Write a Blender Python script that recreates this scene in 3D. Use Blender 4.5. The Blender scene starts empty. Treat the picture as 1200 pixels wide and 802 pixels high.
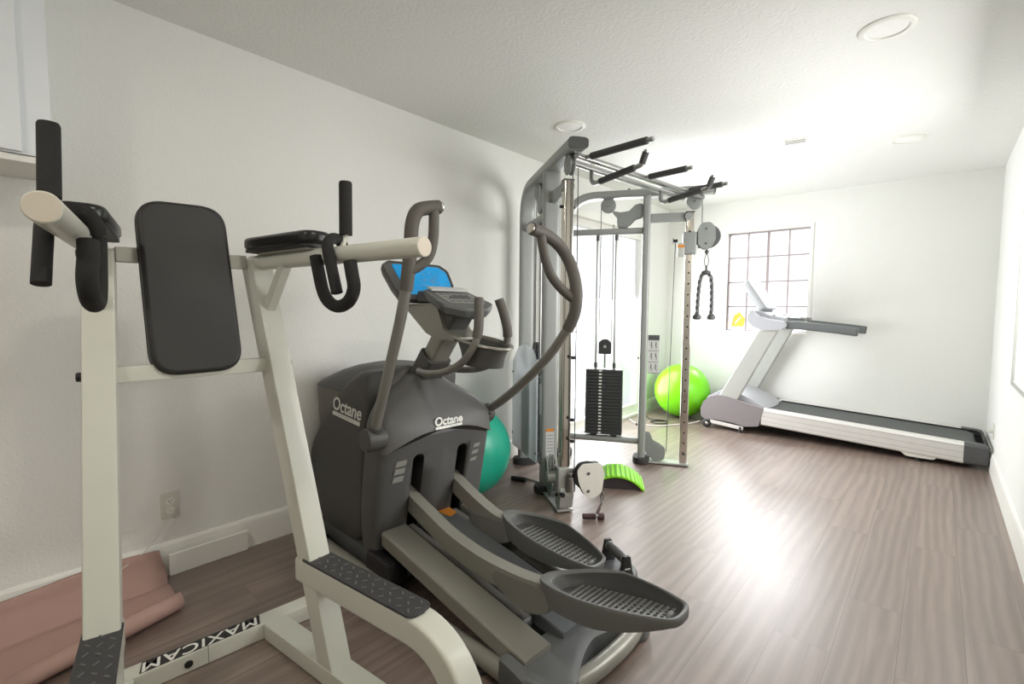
import bpy, bmesh, math, random
from mathutils import Vector, Matrix, Euler
random.seed(7)
SC = bpy.context.scene
COL = SC.collection
PI = math.pi

# ------------------------------------------------------------------ materials
def lin(c):
    c = c / 255.0
    return c / 12.92 if c <= 0.04045 else ((c + 0.055) / 1.055) ** 2.4
def rgb(r, g, b): return (lin(r), lin(g), lin(b), 1.0)

def mat(name, col, rough=0.5, metal=0.0, noise=40.0, var=0.06, bump=0.0, bscale=300.0, coat=0.0, emit=0.0, spec=0.5, rvar=0.0):
    """Principled surface with a procedural noise tint and, when asked, a fine bump."""
    m = bpy.data.materials.new(name); m.use_nodes = True
    nt = m.node_tree; N = nt.nodes; L = nt.links
    p = N['Principled BSDF']
    p.inputs['Roughness'].default_value = rough
    p.inputs['Metallic'].default_value = metal
    p.inputs['Coat Weight'].default_value = coat
    p.inputs['Specular IOR Level'].default_value = spec
    tc = N.new('ShaderNodeTexCoord')
    nz = N.new('ShaderNodeTexNoise'); nz.inputs['Scale'].default_value = noise; nz.inputs['Detail'].default_value = 4
    L.new(tc.outputs['Object'], nz.inputs['Vector'])
    mx = N.new('ShaderNodeMix'); mx.data_type = 'RGBA'
    mx.inputs[6].default_value = tuple(c * (1 - var) for c in col[:3]) + (1,)
    mx.inputs[7].default_value = tuple(min(1, c * (1 + var)) for c in col[:3]) + (1,)
    L.new(nz.outputs['Fac'], mx.inputs[0])
    L.new(mx.outputs[2], p.inputs['Base Color'])
    if rvar:
        mr = N.new('ShaderNodeMapRange'); mr.inputs[3].default_value = rough - rvar; mr.inputs[4].default_value = rough + rvar
        L.new(nz.outputs['Fac'], mr.inputs[0]); L.new(mr.outputs[0], p.inputs['Roughness'])
    if bump:
        n2 = N.new('ShaderNodeTexNoise'); n2.inputs['Scale'].default_value = bscale; n2.inputs['Detail'].default_value = 3
        L.new(tc.outputs['Object'], n2.inputs['Vector'])
        b = N.new('ShaderNodeBump'); b.inputs['Strength'].default_value = bump; b.inputs['Distance'].default_value = 0.01
        L.new(n2.outputs['Fac'], b.inputs['Height']); L.new(b.outputs['Normal'], p.inputs['Normal'])
    if emit:
        L.new(mx.outputs[2], p.inputs['Emission Color']); p.inputs['Emission Strength'].default_value = emit
    return m

def glass_mat(name, tint=(1, 1, 1), refl=0.06):
    m = bpy.data.materials.new(name); m.use_nodes = True
    nt = m.node_tree; N = nt.nodes; L = nt.links
    N.remove(N['Principled BSDF'])
    t = N.new('ShaderNodeBsdfTransparent'); t.inputs[0].default_value = (*tint, 1)
    g = N.new('ShaderNodeBsdfGlossy'); g.inputs['Roughness'].default_value = 0.02
    lw = N.new('ShaderNodeLayerWeight'); lw.inputs['Blend'].default_value = 0.2
    ml = N.new('ShaderNodeMath'); ml.operation = 'MULTIPLY_ADD'; ml.inputs[1].default_value = 0.5; ml.inputs[2].default_value = refl * 0.3
    L.new(lw.outputs['Fresnel'], ml.inputs[0])
    mx = N.new('ShaderNodeMixShader')
    L.new(ml.outputs[0], mx.inputs[0]); L.new(t.outputs[0], mx.inputs[1]); L.new(g.outputs[0], mx.inputs[2])
    L.new(mx.outputs[0], N['Material Output'].inputs['Surface'])
    return m

def paint_mat(name, col, scale, strength, rough=0.75):
    """painted plaster with an orange-peel texture"""
    m = bpy.data.materials.new(name); m.use_nodes = True
    nt = m.node_tree; N = nt.nodes; L = nt.links
    p = N['Principled BSDF']; p.inputs['Roughness'].default_value = rough; p.inputs['Specular IOR Level'].default_value = 0.35
    g = N.new('ShaderNodeNewGeometry')
    a = N.new('ShaderNodeTexNoise'); a.inputs['Scale'].default_value = scale; a.inputs['Detail'].default_value = 5; a.inputs['Roughness'].default_value = 0.6
    b = N.new('ShaderNodeTexVoronoi'); b.inputs['Scale'].default_value = scale * 0.7; b.feature = 'SMOOTH_F1'
    L.new(g.outputs['Position'], a.inputs['Vector']); L.new(g.outputs['Position'], b.inputs['Vector'])
    ad = N.new('ShaderNodeMath'); ad.operation = 'ADD'
    L.new(a.outputs['Fac'], ad.inputs[0]); L.new(b.outputs['Distance'], ad.inputs[1])
    bp = N.new('ShaderNodeBump'); bp.inputs['Strength'].default_value = strength; bp.inputs['Distance'].default_value = 0.006
    L.new(ad.outputs[0], bp.inputs['Height']); L.new(bp.outputs['Normal'], p.inputs['Normal'])
    c = N.new('ShaderNodeTexNoise'); c.inputs['Scale'].default_value = 1.3; c.inputs['Detail'].default_value = 3
    L.new(g.outputs['Position'], c.inputs['Vector'])
    mx = N.new('ShaderNodeMix'); mx.data_type = 'RGBA'
    mx.inputs[6].default_value = tuple(x * 0.97 for x in col[:3]) + (1,); mx.inputs[7].default_value = col
    L.new(c.outputs['Fac'], mx.inputs[0]); L.new(mx.outputs[2], p.inputs['Base Color'])
    return m

def floor_mat():
    m = bpy.data.materials.new('vinyl_plank'); m.use_nodes = True
    nt = m.node_tree; N = nt.nodes; L = nt.links
    p = N['Principled BSDF']
    g = N.new('ShaderNodeNewGeometry'); s = N.new('ShaderNodeSeparateXYZ'); L.new(g.outputs['Position'], s.inputs[0])
    c = N.new('ShaderNodeCombineXYZ'); L.new(s.outputs[1], c.inputs[0]); L.new(s.outputs[0], c.inputs[1])
    br = N.new('ShaderNodeTexBrick'); br.offset = 0.37; br.inputs['Scale'].default_value = 1.0
    br.inputs['Brick Width'].default_value = 1.22; br.inputs['Row Height'].default_value = 0.18
    br.inputs['Mortar Size'].default_value = 0.0012; br.inputs['Mortar Smooth'].default_value = 0.2
    br.inputs['Color1'].default_value = (0.0, 0.0, 0.0, 1); br.inputs['Color2'].default_value = (1, 1, 1, 1); br.inputs['Mortar'].default_value = (0.4, 0.4, 0.4, 1)
    L.new(c.outputs[0], br.inputs['Vector'])
    # grain runs along the planks (y); each plank gets its own offset
    mp = N.new('ShaderNodeMapping'); mp.inputs['Scale'].default_value = (1.6, 34, 1)
    L.new(c.outputs[0], mp.inputs['Vector'])
    off = N.new('ShaderNodeCombineXYZ'); ms = N.new('ShaderNodeMath'); ms.operation = 'MULTIPLY'; ms.inputs[1].default_value = 17.0
    L.new(br.outputs['Color'], ms.inputs[0]); L.new(ms.outputs[0], off.inputs[2]); L.new(off.outputs[0], mp.inputs['Location'])
    n1 = N.new('ShaderNodeTexNoise'); n1.inputs['Scale'].default_value = 1.0; n1.inputs['Detail'].default_value = 7; n1.inputs['Roughness'].default_value = 0.62; n1.inputs['Distortion'].default_value = 0.8
    L.new(mp.outputs[0], n1.inputs['Vector'])
    mp2 = N.new('ShaderNodeMapping'); mp2.inputs['Scale'].default_value = (1.1, 6.5, 1)
    L.new(c.outputs[0], mp2.inputs['Vector']); L.new(off.outputs[0], mp2.inputs['Location'])
    wv = N.new('ShaderNodeTexWave'); wv.wave_type = 'RINGS'; wv.inputs['Scale'].default_value = 1.1; wv.inputs['Distortion'].default_value = 7.0; wv.inputs['Detail'].default_value = 3; wv.inputs['Detail Scale'].default_value = 0.7
    L.new(mp2.outputs[0], wv.inputs['Vector'])
    ad = N.new('ShaderNodeMix'); ad.data_type = 'FLOAT'; ad.inputs[0].default_value = 0.22
    L.new(n1.outputs['Fac'], ad.inputs[2]); L.new(wv.outputs['Fac'], ad.inputs[3])
    cr = N.new('ShaderNodeValToRGB')
    cr.color_ramp.elements[0].position = 0.25; cr.color_ramp.elements[0].color = rgb(98, 83, 75)
    cr.color_ramp.elements[1].position = 0.78; cr.color_ramp.elements[1].color = rgb(139, 121, 110)
    e = cr.color_ramp.elements.new(0.5); e.color = rgb(118, 101, 92)
    L.new(ad.outputs[0], cr.inputs[0])
    tn = N.new('ShaderNodeMix'); tn.data_type = 'RGBA'; tn.blend_type = 'MULTIPLY'; tn.inputs[0].default_value = 1
    mr = N.new('ShaderNodeMapRange'); mr.inputs[3].default_value = 0.9; mr.inputs[4].default_value = 1.08
    L.new(br.outputs['Color'], mr.inputs[0]); L.new(cr.outputs[0], tn.inputs[6]); L.new(mr.outputs[0], tn.inputs[7])
    dk = N.new('ShaderNodeMix'); dk.data_type = 'RGBA'; dk.inputs[7].default_value = rgb(82, 67, 59)
    L.new(br.outputs['Fac'], dk.inputs[0]); L.new(tn.outputs[2], dk.inputs[6])
    L.new(dk.outputs[2], p.inputs['Base Color'])
    rr = N.new('ShaderNodeMapRange'); rr.inputs[3].default_value = 0.32; rr.inputs[4].default_value = 0.46
    L.new(n1.outputs['Fac'], rr.inputs[0]); L.new(rr.outputs[0], p.inputs['Roughness'])
    big = N.new('ShaderNodeTexNoise'); big.inputs['Scale'].default_value = 2.2; big.inputs['Detail'].default_value = 2
    L.new(g.outputs['Position'], big.inputs['Vector'])
    b0 = N.new('ShaderNodeBump'); b0.inputs['Strength'].default_value = 0.12; b0.inputs['Distance'].default_value = 0.03
    L.new(big.outputs['Fac'], b0.inputs['Height'])
    b1 = N.new('ShaderNodeBump'); b1.inputs['Strength'].default_value = 0.12; b1.inputs['Distance'].default_value = 0.004
    L.new(n1.outputs['Fac'], b1.inputs['Height']); L.new(b0.outputs['Normal'], b1.inputs['Normal'])
    L.new(b1.outputs['Normal'], p.inputs['Normal'])
    p.inputs['Specular IOR Level'].default_value = 0.9
    p.inputs['Coat Weight'].default_value = 0.55; p.inputs['Coat Roughness'].default_value = 0.44
    return m

M = {}
M['wall'] = paint_mat('white_wall_paint', rgb(231, 231, 227), 150, 0.28)
M['ceiling'] = paint_mat('white_ceiling_texture', rgb(233, 233, 230), 90, 0.34)
M['floor'] = floor_mat()
M['trim'] = mat('white_trim_paint', rgb(232, 231, 225), 0.4, noise=3)
M['cab'] = mat('cabinet_white', rgb(226, 230, 233), 0.35, noise=3)
M['cream'] = mat('cream_powder_coat', rgb(203, 204, 193), 0.38, noise=8, var=0.04, coat=0.15)
M['creamcap'] = mat('cream_end_cap', rgb(212, 203, 188), 0.5, noise=8)
M['vinyl'] = mat('black_vinyl', rgb(37, 36, 34), 0.5, noise=60, bump=0.1, bscale=500)
M['gloss_black'] = mat('glossy_black_vinyl', rgb(27, 27, 27), 0.28, noise=30)
M['foam'] = mat('black_foam', rgb(34, 33, 32), 0.85, noise=120, bump=0.25, bscale=400)
M['grip_tape'] = mat('charcoal_grip_rubber', rgb(58, 57, 58), 0.6, noise=150, var=0.2, bump=0.3, bscale=500)
M['stud'] = mat('grip_tread_stud', rgb(92, 92, 92), 0.4)
M['white_print'] = mat('white_print', rgb(232, 232, 226), 0.5)
M['black_print'] = mat('black_print', rgb(38, 37, 36), 0.5)
M['black'] = mat('black_plastic', rgb(30, 30, 31), 0.45)
M['recess_shade'] = mat('recess_shade_black', rgb(14, 14, 14), 0.8)  # black stands in for the shade inside slots, holes and gaps
M['oct_dark'] = mat('charcoal_shroud', rgb(74, 73, 71), 0.5, noise=200, var=0.05, bump=0.05, bscale=900)
M['oct_mid'] = mat('graphite_shroud', rgb(84, 83, 81), 0.5, noise=200, var=0.05, bump=0.05, bscale=900)
M['oct_front'] = mat('grey_front_shroud', rgb(112, 109, 104), 0.5, noise=200, var=0.04)
M['oct_face'] = mat('grey_face_panel', rgb(82, 82, 81), 0.5, noise=200, var=0.04)
M['oct_metal'] = mat('champagne_metal_paint', rgb(146, 144, 135), 0.34, metal=0.3, noise=20, var=0.03)
M['oct_tube'] = mat('taupe_tube_paint', rgb(132, 130, 124), 0.35, metal=0.35, noise=20, var=0.03)
M['oct_grip'] = mat('taupe_rubber_grip', rgb(88, 84, 78), 0.6, noise=90)
M['oct_cast'] = mat('grey_casting', rgb(96, 98, 98), 0.5, noise=90)
M['pedal'] = mat('grey_pedal_plastic', rgb(104, 105, 103), 0.45, noise=60)
M['pedal_shade'] = mat('shaded_pedal_plastic', rgb(70, 71, 71), 0.5, noise=60)  # same pedal plastic, darkened for shade in the well and between ridges
M['orange'] = mat('orange_sticker', rgb(205, 132, 50), 0.5)
M['screen'] = mat('blue_lit_screen', rgb(4, 116, 168), 0.25, noise=18, var=0.3, emit=0.42)
M['keypad'] = mat('grey_keypad', rgb(140, 140, 134), 0.4, noise=30)
M['cupdark'] = mat('dark_cup_holder', rgb(84, 84, 82), 0.5)
M['silver'] = mat('silver_powder_coat', rgb(150, 153, 150), 0.4, metal=0.2, noise=30, var=0.03)
M['silver_light'] = mat('light_silver_paint', rgb(176, 178, 174), 0.35, metal=0.3, noise=30, var=0.03)
M['plate_grey'] = mat('grey_cover_plate', rgb(136, 140, 137), 0.45, metal=0.1, noise=20)
M['chrome'] = mat('chrome', rgb(208, 203, 195), 0.12, metal=1.0, noise=4, var=0.02)
M['steel'] = mat('brushed_steel', rgb(170, 170, 168), 0.28, metal=1.0, noise=60)
M['pupgrip'] = mat('charcoal_foam_grip', rgb(72, 72, 72), 0.8, noise=200, bump=0.2)
M['iron'] = mat('dark_iron_plate', rgb(52, 53, 53), 0.5, noise=90)
M['rubber'] = mat('dark_rubber_foot', rgb(48, 46, 46), 0.7)
M['cable'] = mat('black_cable', rgb(66, 66, 66), 0.45)
M['offwhite'] = mat('offwhite_plastic', rgb(214, 212, 203), 0.45)
M['ltgrey'] = mat('light_grey_plastic', rgb(196, 197, 195), 0.45)
M['teal'] = mat('teal_rubber', rgb(28, 172, 142), 0.35, noise=5)
M['lime'] = mat('lime_rubber', rgb(122, 220, 20), 0.33, noise=5)
M['limearch'] = mat('lime_plastic', rgb(140, 214, 40), 0.4, noise=12)
M['purpleblack'] = mat('dark_plum_foam', rgb(56, 48, 52), 0.7)
M['pink'] = mat('dusty_pink_paper', rgb(172, 140, 130), 0.75, noise=14, var=0.06)
M['tm_grey'] = mat('warm_grey_hood', rgb(130, 124, 126), 0.42, noise=40)
M['tm_white'] = mat('white_aluminium_rail', rgb(214, 212, 208), 0.38, metal=0.15, noise=15)
M['tm_light'] = mat('pale_grey_plastic', rgb(168, 169, 174), 0.4, noise=15)
M['tm_upright'] = mat('pale_metal_upright', rgb(176, 177, 172), 0.4, metal=0.25, noise=15)
M['belt'] = mat('running_belt', rgb(80, 84, 82), 0.65, noise=250, var=0.12, bump=0.1, bscale=600)
M['con_grey'] = mat('display_grey', rgb(150, 152, 154), 0.45)
M['centre'] = mat('steel_grey_cover', rgb(112, 115, 118), 0.33, metal=0.25)
M['tm_dark'] = mat('charcoal_handrail', rgb(94, 98, 98), 0.6, noise=100)
M['darkgrey'] = mat('dark_grey_plastic', rgb(78, 79, 80), 0.45)
M['glass'] = glass_mat('window_glass')
M['frost'] = None
M['mullion'] = mat('mauve_grey_muntin', rgb(150, 138, 138), 0.5)
M['red'] = mat('burgundy_strap', rgb(66, 42, 40), 0.6)
M['amber'] = mat('amber_decal', rgb(246, 190, 70), 0.6, noise=60, var=0.2)
M['lens'] = mat('downlight_lens', rgb(240, 240, 238), 0.4)

def frost_mat():
    m = bpy.data.materials.new('frosted_white_acrylic'); m.use_nodes = True
    nt = m.node_tree; N = nt.nodes; L = nt.links
    p = N['Principled BSDF']; p.inputs['Base Color'].default_value = rgb(222, 225, 228); p.inputs['Roughness'].default_value = 0.22
    t = N.new('ShaderNodeBsdfTranslucent'); t.inputs[0].default_value = rgb(225, 228, 232)
    tr = N.new('ShaderNodeBsdfTransparent')
    mx = N.new('ShaderNodeMixShader'); mx.inputs[0].default_value = 0.6
    mx2 = N.new('ShaderNodeMixShader'); mx2.inputs[0].default_value = 0.15
    L.new(p.outputs[0], mx.inputs[1]); L.new(t.outputs[0], mx.inputs[2])
    L.new(mx.outputs[0], mx2.inputs[1]); L.new(tr.outputs[0], mx2.inputs[2])
    L.new(mx2.outputs[0], N['Material Output'].inputs['Surface'])
    return m
M['frost'] = frost_mat()

# ------------------------------------------------------------------ geometry helpers
def V(*a): return Vector(a if len(a) > 1 else a[0])

def crv(pts, n=6):
    """Catmull-Rom through the points"""
    P = [Vector(p) for p in pts]; out = []
    for i in range(len(P) - 1):
        p0 = P[i - 1] if i else P[0] * 2 - P[1]
        p1, p2 = P[i], P[i + 1]
        p3 = P[i + 2] if i + 2 < len(P) else P[-1] * 2 - P[-2]
        for k in range(n):
            t = k / n
            out.append(0.5 * ((2 * p1) + (p2 - p0) * t + (2 * p0 - 5 * p1 + 4 * p2 - p3) * t * t + (3 * p1 - p0 - 3 * p2 + p3) * t ** 3))
    out.append(P[-1]); return out

def fil(pts, r, n=6, closed=False):
    """polyline with rounded corners (2D or 3D); r may be a list per corner"""
    P = [Vector(p) for p in pts]; N = len(P); out = []
    for i in range(N):
        ri = r[i] if isinstance(r, (list, tuple)) else r
        if (not closed and i in (0, N - 1)) or ri <= 0:
            out.append(P[i]); continue
        a, b, c = P[i - 1], P[i], P[(i + 1) % N]
        u = (a - b); w = (c - b); lu, lw = u.length, w.length
        u.normalize(); w.normalize()
        d = max(-1, min(1, u.dot(w))); ang = math.acos(d)
        if ang > PI - 0.02: out.append(b); continue
        t = min(ri / math.tan(ang / 2), lu * 0.49, lw * 0.49)
        s, e = b + u * t, b + w * t
        for k in range(n + 1):
            q = k / n
            out.append((1 - q) ** 2 * s + 2 * q * (1 - q) * b + q * q * e)
    return out

def rrect(w, h, r, n=4):
    return fil([(-w / 2, -h / 2), (w / 2, -h / 2), (w / 2, h / 2), (-w / 2, h / 2)], r, n, True)
def ring2(w, h, n=20, e=2.0):
    out = []
    for k in range(n):
        t = 2 * PI * k / n; c, s = math.cos(t), math.sin(t)
        out.append(Vector((w / 2 * math.copysign(abs(c) ** (2 / e), c), h / 2 * math.copysign(abs(s) ** (2 / e), s))))
    return out

class B:
    def __init__(s, T=None):
        s.bm = bmesh.new(); s.T = T; s.mi = 0
    def v(s, p):
        p = Vector(p)
        if s.T is not None: p = s.T @ p
        return s.bm.verts.new(p)
    def f(s, vs):
        try:
            fc = s.bm.faces.new(vs); fc.material_index = s.mi; return fc
        except ValueError: return None
    def loft(s, rings, cap=True, closed=False):
        R = [[s.v(p) for p in r] for r in rings]; n = len(R[0])
        rng = range(len(R)) if closed else range(len(R) - 1)
        for i in rng:
            a, b = R[i], R[(i + 1) % len(R)]
            for k in range(n):
                s.f((a[k], a[(k + 1) % n], b[(k + 1) % n], b[k]))
        if cap and not closed:
            s.f(list(reversed(R[0]))); s.f(R[-1])
        return s
    def frames(s, pts, up=None):
        P = [Vector(p) for p in pts]; out = []
        prev = None
        for i, p in enumerate(P):
            t = (P[min(i + 1, len(P) - 1)] - P[max(i - 1, 0)]).normalized()
            if up is not None:
                side = t.cross(Vector(up))
                if side.length < 1e-4: side = prev if prev else t.orthogonal()
                side.normalize(); prev = side
            elif prev is None:
                side = t.orthogonal().normalized(); prev = side
            else:
                side = (prev - t * prev.dot(t)).normalized(); prev = side
            out.append((p, side, side.cross(t).normalized(), t))
        return out
    def tube(s, pts, r, n=14, cap=True, closed=False):
        fr = s.frames(pts); rings = []
        for i, (p, a, b, t) in enumerate(fr):
            ri = r[i] if isinstance(r, (list, tuple)) else r
            rings.append([p + a * (ri * math.cos(2 * PI * k / n)) + b * (ri * math.sin(2 * PI * k / n)) for k in range(n)])
        s.loft(rings, cap, closed); return s
    def sweep(s, pts, prof, up=(0, 0, 1), cap=True):
        rings = []
        for p, a, b, t in s.frames(pts, up):
            rings.append([p + a * q[0] + b * q[1] for q in prof])
        s.loft(rings, cap); return s
    def cyl(s, p0, p1, r0, r1=None, n=24, bev=0.0):
        p0, p1 = Vector(p0), Vector(p1); r1 = r0 if r1 is None else r1
        if bev:
            t = (p1 - p0).normalized()
            return s.tube([p0, p0 + t * bev * .3, p0 + t * bev, p1 - t * bev, p1 - t * bev * .3, p1], [r0 - bev, r0 - bev * .3, r0, r1, r1 - bev * .3, r1 - bev], n)
        return s.tube([p0, p1], [r0, r1], n)
    def box(s, c, d, bev=0.0, rot=None, seg=2):
        c = Vector(c); R = rot.to_matrix() if isinstance(rot, Euler) else (Matrix.Identity(3) if rot is None else rot)
        vs = []
        for z in (-1, 1):
            for y in (-1, 1):
                for x in (-1, 1):
                    vs.append(s.v(c + R @ Vector((x * d[0] / 2, y * d[1] / 2, z * d[2] / 2))))
        F = [(0, 2, 3, 1), (4, 5, 7, 6), (0, 1, 5, 4), (2, 6, 7, 3), (0, 4, 6, 2), (1, 3, 7, 5)]
        fs = [s.f([vs[i] for i in q]) for q in F]
        if bev:
            es = {e for f in fs for e in f.edges}
            r = bmesh.ops.bevel(s.bm, geom=list(es), offset=bev, segments=seg, profile=0.5, affect='EDGES')
            for f in r['faces']: f.material_index = s.mi
        return s
    def ext(s, outline, h0, h1, plane='az', bev=0.0, seg=2):
        """extrude a 2D outline; plane az -> (x, h, y), av -> (x, y, h), vz -> (h, x, y)"""
        g = {'az': lambda q, h: (q[0], h, q[1]), 'av': lambda q, h: (q[0], q[1], h), 'vz': lambda q, h: (h, q[0], q[1])}[plane]
        A = [s.v(g(q, h0)) for q in outline]; Bv = [s.v(g(q, h1)) for q in outline]; n = len(A)
        fs = []
        for k in range(n): s.f((A[k], A[(k + 1) % n], Bv[(k + 1) % n], Bv[k]))
        c0, c1 = s.f(list(reversed(A))), s.f(Bv)
        if bev:
            es = {e for f in (c0, c1) if f for e in f.edges}
            r = bmesh.ops.bevel(s.bm, geom=list(es), offset=bev, segments=seg, profile=0.5, affect='EDGES')
            for f in r['faces']: f.material_index = s.mi
        return s
    def lathe(s, o, axis, prof, n=32, cap=True):
        o = Vector(o); t = Vector(axis).normalized(); a = t.orthogonal().normalized(); b = t.cross(a)
        s.loft([[o + t * h + (a * math.cos(2 * PI * k / n) + b * math.sin(2 * PI * k / n)) * max(r, 1e-5) for k in range(n)] for r, h in prof], cap); return s
    def ball(s, c, r, sc=(1, 1, 1), n=32, m=20, rot=None):
        c = Vector(c); R = rot.to_matrix() if rot else Matrix.Identity(3); rings = []
        for i in range(m + 1):
            th = PI * i / m; th = min(max(th, 0.01), PI - 0.01)
            rings.append([c + R @ Vector((r * sc[0] * math.sin(th) * math.cos(2 * PI * k / n), r * sc[1] * math.sin(th) * math.sin(2 * PI * k / n), -r * sc[2] * math.cos(th))) for k in range(n)])
        s.loft(rings); return s
    def each(s, name, mats, parent=None, ang=38, flat=False):
        """link every separate piece as an object of its own"""
        bm = s.bm; bm.verts.index_update(); bm.verts.ensure_lookup_table(); seen = set(); out = []
        for v0 in bm.verts:
            if v0.index in seen: continue
            stack = [v0]; isl = []; seen.add(v0.index)
            while stack:
                v = stack.pop(); isl.append(v)
                for e in v.link_edges:
                    w = e.other_vert(v)
                    if w.index not in seen: seen.add(w.index); stack.append(w)
            ids = {v.index: i for i, v in enumerate(isl)}
            b2 = B(); nv = [b2.bm.verts.new(v.co) for v in isl]
            for f in {f for v in isl for f in v.link_faces}:
                nf = b2.bm.faces.new([nv[ids[v.index]] for v in f.verts]); nf.material_index = f.material_index
            out.append(b2.obj(name, mats, parent, ang, flat))
        bm.free(); return out
    def obj(s, name, mats, parent=None, ang=38, flat=False):
        bmesh.ops.recalc_face_normals(s.bm, faces=s.bm.faces)
        me = bpy.data.meshes.new(name); s.bm.to_mesh(me); s.bm.free()
        for m in (mats if isinstance(mats, (list, tuple)) else [mats]):
            me.materials.append(M[m] if isinstance(m, str) else m)
        if not flat:
            for p in me.polygons: p.use_smooth = True
            me.set_sharp_from_angle(angle=math.radians(ang))
        o = bpy.data.objects.new(name, me); COL.objects.link(o)
        if not flat and ang < 60: o.modifiers.new('normals', 'WEIGHTED_NORMAL').keep_sharp = True
        if parent is not None: o.parent = parent
        return o

def cushion(b, quad, r, h0, h1, e, plane):
    """soft-edged slab over a four-sided outline"""
    c = sum((Vector(q) for q in quad), Vector((0, 0))) / 4
    def ring(d, h):
        pts = [Vector(q) - Vector((math.copysign(d, q[0] - c.x), math.copysign(d, q[1] - c.y))) for q in quad]
        o = fil(pts, max(r - d * .6, .004), 10, True)
        return [(h, q.x, q.y) if plane == 'vz' else (q.x, q.y, h) for q in o]
    R_ = []
    for k in range(5): t = PI / 2 * k / 4; R_.append(ring(e * (1 - math.sin(t)), h0 + e * (1 - math.cos(t))))
    for k in range(5): t = PI / 2 * k / 4; R_.append(ring(e * (1 - math.cos(t)), h1 - e * (1 - math.sin(t))))
    b.loft(R_); return b

def cut(o, builder):
    """carve a recess into an object"""
    c = builder.obj('cutter', 'recess_shade')
    c.parent = o.parent
    md = o.modifiers.new('b', 'BOOLEAN'); md.operation = 'DIFFERENCE'; md.object = c; md.solver = 'EXACT'; md.material_mode = 'TRANSFER'
    for m_ in [m_ for m_ in o.modifiers if m_.type != 'BOOLEAN']: o.modifiers.remove(m_)
    dg = bpy.context.evaluated_depsgraph_get(); dg.update()
    me = bpy.data.meshes.new_from_object(o.evaluated_get(dg)); me.name = o.name
    o.modifiers.clear(); old = o.data; o.data = me
    bpy.data.meshes.remove(old)
    cm = c.data; bpy.data.objects.remove(c); bpy.data.meshes.remove(cm)
    me.set_sharp_from_angle(angle=math.radians(30))
    o.modifiers.new('normals', 'WEIGHTED_NORMAL').keep_sharp = True
    return o

def text(name, body, size, T, m, parent, depth=0.001, shear=0.0, offset=0.0, spacing=1.0, sx=1.0):
    cu = bpy.data.curves.new(name, 'FONT'); cu.body = body; cu.size = size; cu.extrude = depth; cu.shear = shear; cu.offset = offset
    cu.align_x = 'CENTER'; cu.align_y = 'CENTER'; cu.space_character = spacing; cu.resolution_u = 4
    t = bpy.data.objects.new(name + '_curve', cu); COL.objects.link(t)
    dg = bpy.context.evaluated_depsgraph_get(); dg.update()
    me = bpy.data.meshes.new_from_object(t.evaluated_get(dg)); me.name = name
    bpy.data.objects.remove(t); bpy.data.curves.remove(cu)
    me.transform(T @ Matrix.Diagonal((sx, 1, 1, 1)))
    me.materials.clear(); me.materials.append(M[m])
    o = bpy.data.objects.new(name, me); COL.objects.link(o); o.parent = parent
    return o

def basis(o, x, y):
    """matrix with origin o, local x and y directions"""
    x = Vector(x).normalized(); z = x.cross(Vector(y)).normalized(); y = z.cross(x)
    return Matrix(((x.x, y.x, z.x, o[0]), (x.y, y.y, z.y, o[1]), (x.z, y.z, z.z, o[2]), (0, 0, 0, 1)))

def thing(name, label, cat, loc=(0, 0, 0), deg=0, group=None):
    o = bpy.data.objects.new(name, None); COL.objects.link(o); o.empty_display_size = 0.1
    o.location = loc; o.rotation_euler = (0, 0, math.radians(deg)); tag(o, label, cat, group); return o
def tag(o, label, cat, group=None):
    o['label'] = label; o['category'] = cat
    if group: o['group'] = group
    return o
def struct(o):
    o['kind'] = 'structure'; return o

# ------------------------------------------------------------------ room shell
W, LEN, H, BK = 2.931, 5.871, 2.44, -1.6
TH = 0.14
def wall_with_holes(name, axis, pos, out, u0, u1, holes):
    """axis 'x': wall in plane x=pos, u runs along y; axis 'y': plane y=pos, u along x. out = direction of the thickness"""
    us = sorted({u0, u1, *[h[0] for h in holes], *[h[1] for h in holes]})
    b = B()
    for a, c in zip(us[:-1], us[1:]):
        zs = [(0, H)]
        for h in holes:
            if h[0] <= a and c <= h[1]:
                zs = [(0, h[2]), (h[3], H)]
        for z0, z1 in zs:
            if z1 - z0 < 1e-4: continue
            cu, cz = (a + c) / 2, (z0 + z1) / 2
            if axis == 'x': b.box((pos + out * TH / 2, cu, cz), (TH, c - a, z1 - z0))
            else: b.box((cu, pos + out * TH / 2, cz), (c - a, TH, z1 - z0))
    bmesh.ops.remove_doubles(b.bm, verts=b.bm.verts, dist=1e-5)
    return struct(b.obj(name, 'wall', flat=True))

DOOR = (3.72, 5.28, 0.02, 2.08)      # glazed door in the left wall
FWIN = (0.705, 1.530, 0.982, 2.092)  # window in the far wall
RWIN = (2.30, 4.19, 0.80, 2.02)      # window in the right wall
wall_with_holes('wall_left', 'x', 0, -1, BK - TH, LEN + TH, [DOOR])
wall_with_holes('wall_far', 'y', LEN, 1, 0, W, [FWIN])
wall_with_holes('wall_right', 'x', W, 1, BK - TH, LEN + TH, [RWIN])
wall_with_holes('wall_back', 'y', BK, -1, 0, W, [])
struct(B().box((W / 2, (LEN + BK) / 2, -0.05), (W + 2 * TH, LEN - BK + 2 * TH, 0.1)).obj('floor', 'floor', flat=True))
struct(B().box((W / 2, (LEN + BK) / 2, H + 0.05), (W + 2 * TH, LEN - BK + 2 * TH, 0.1)).obj('ceiling', 'ceiling', flat=True))

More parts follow.
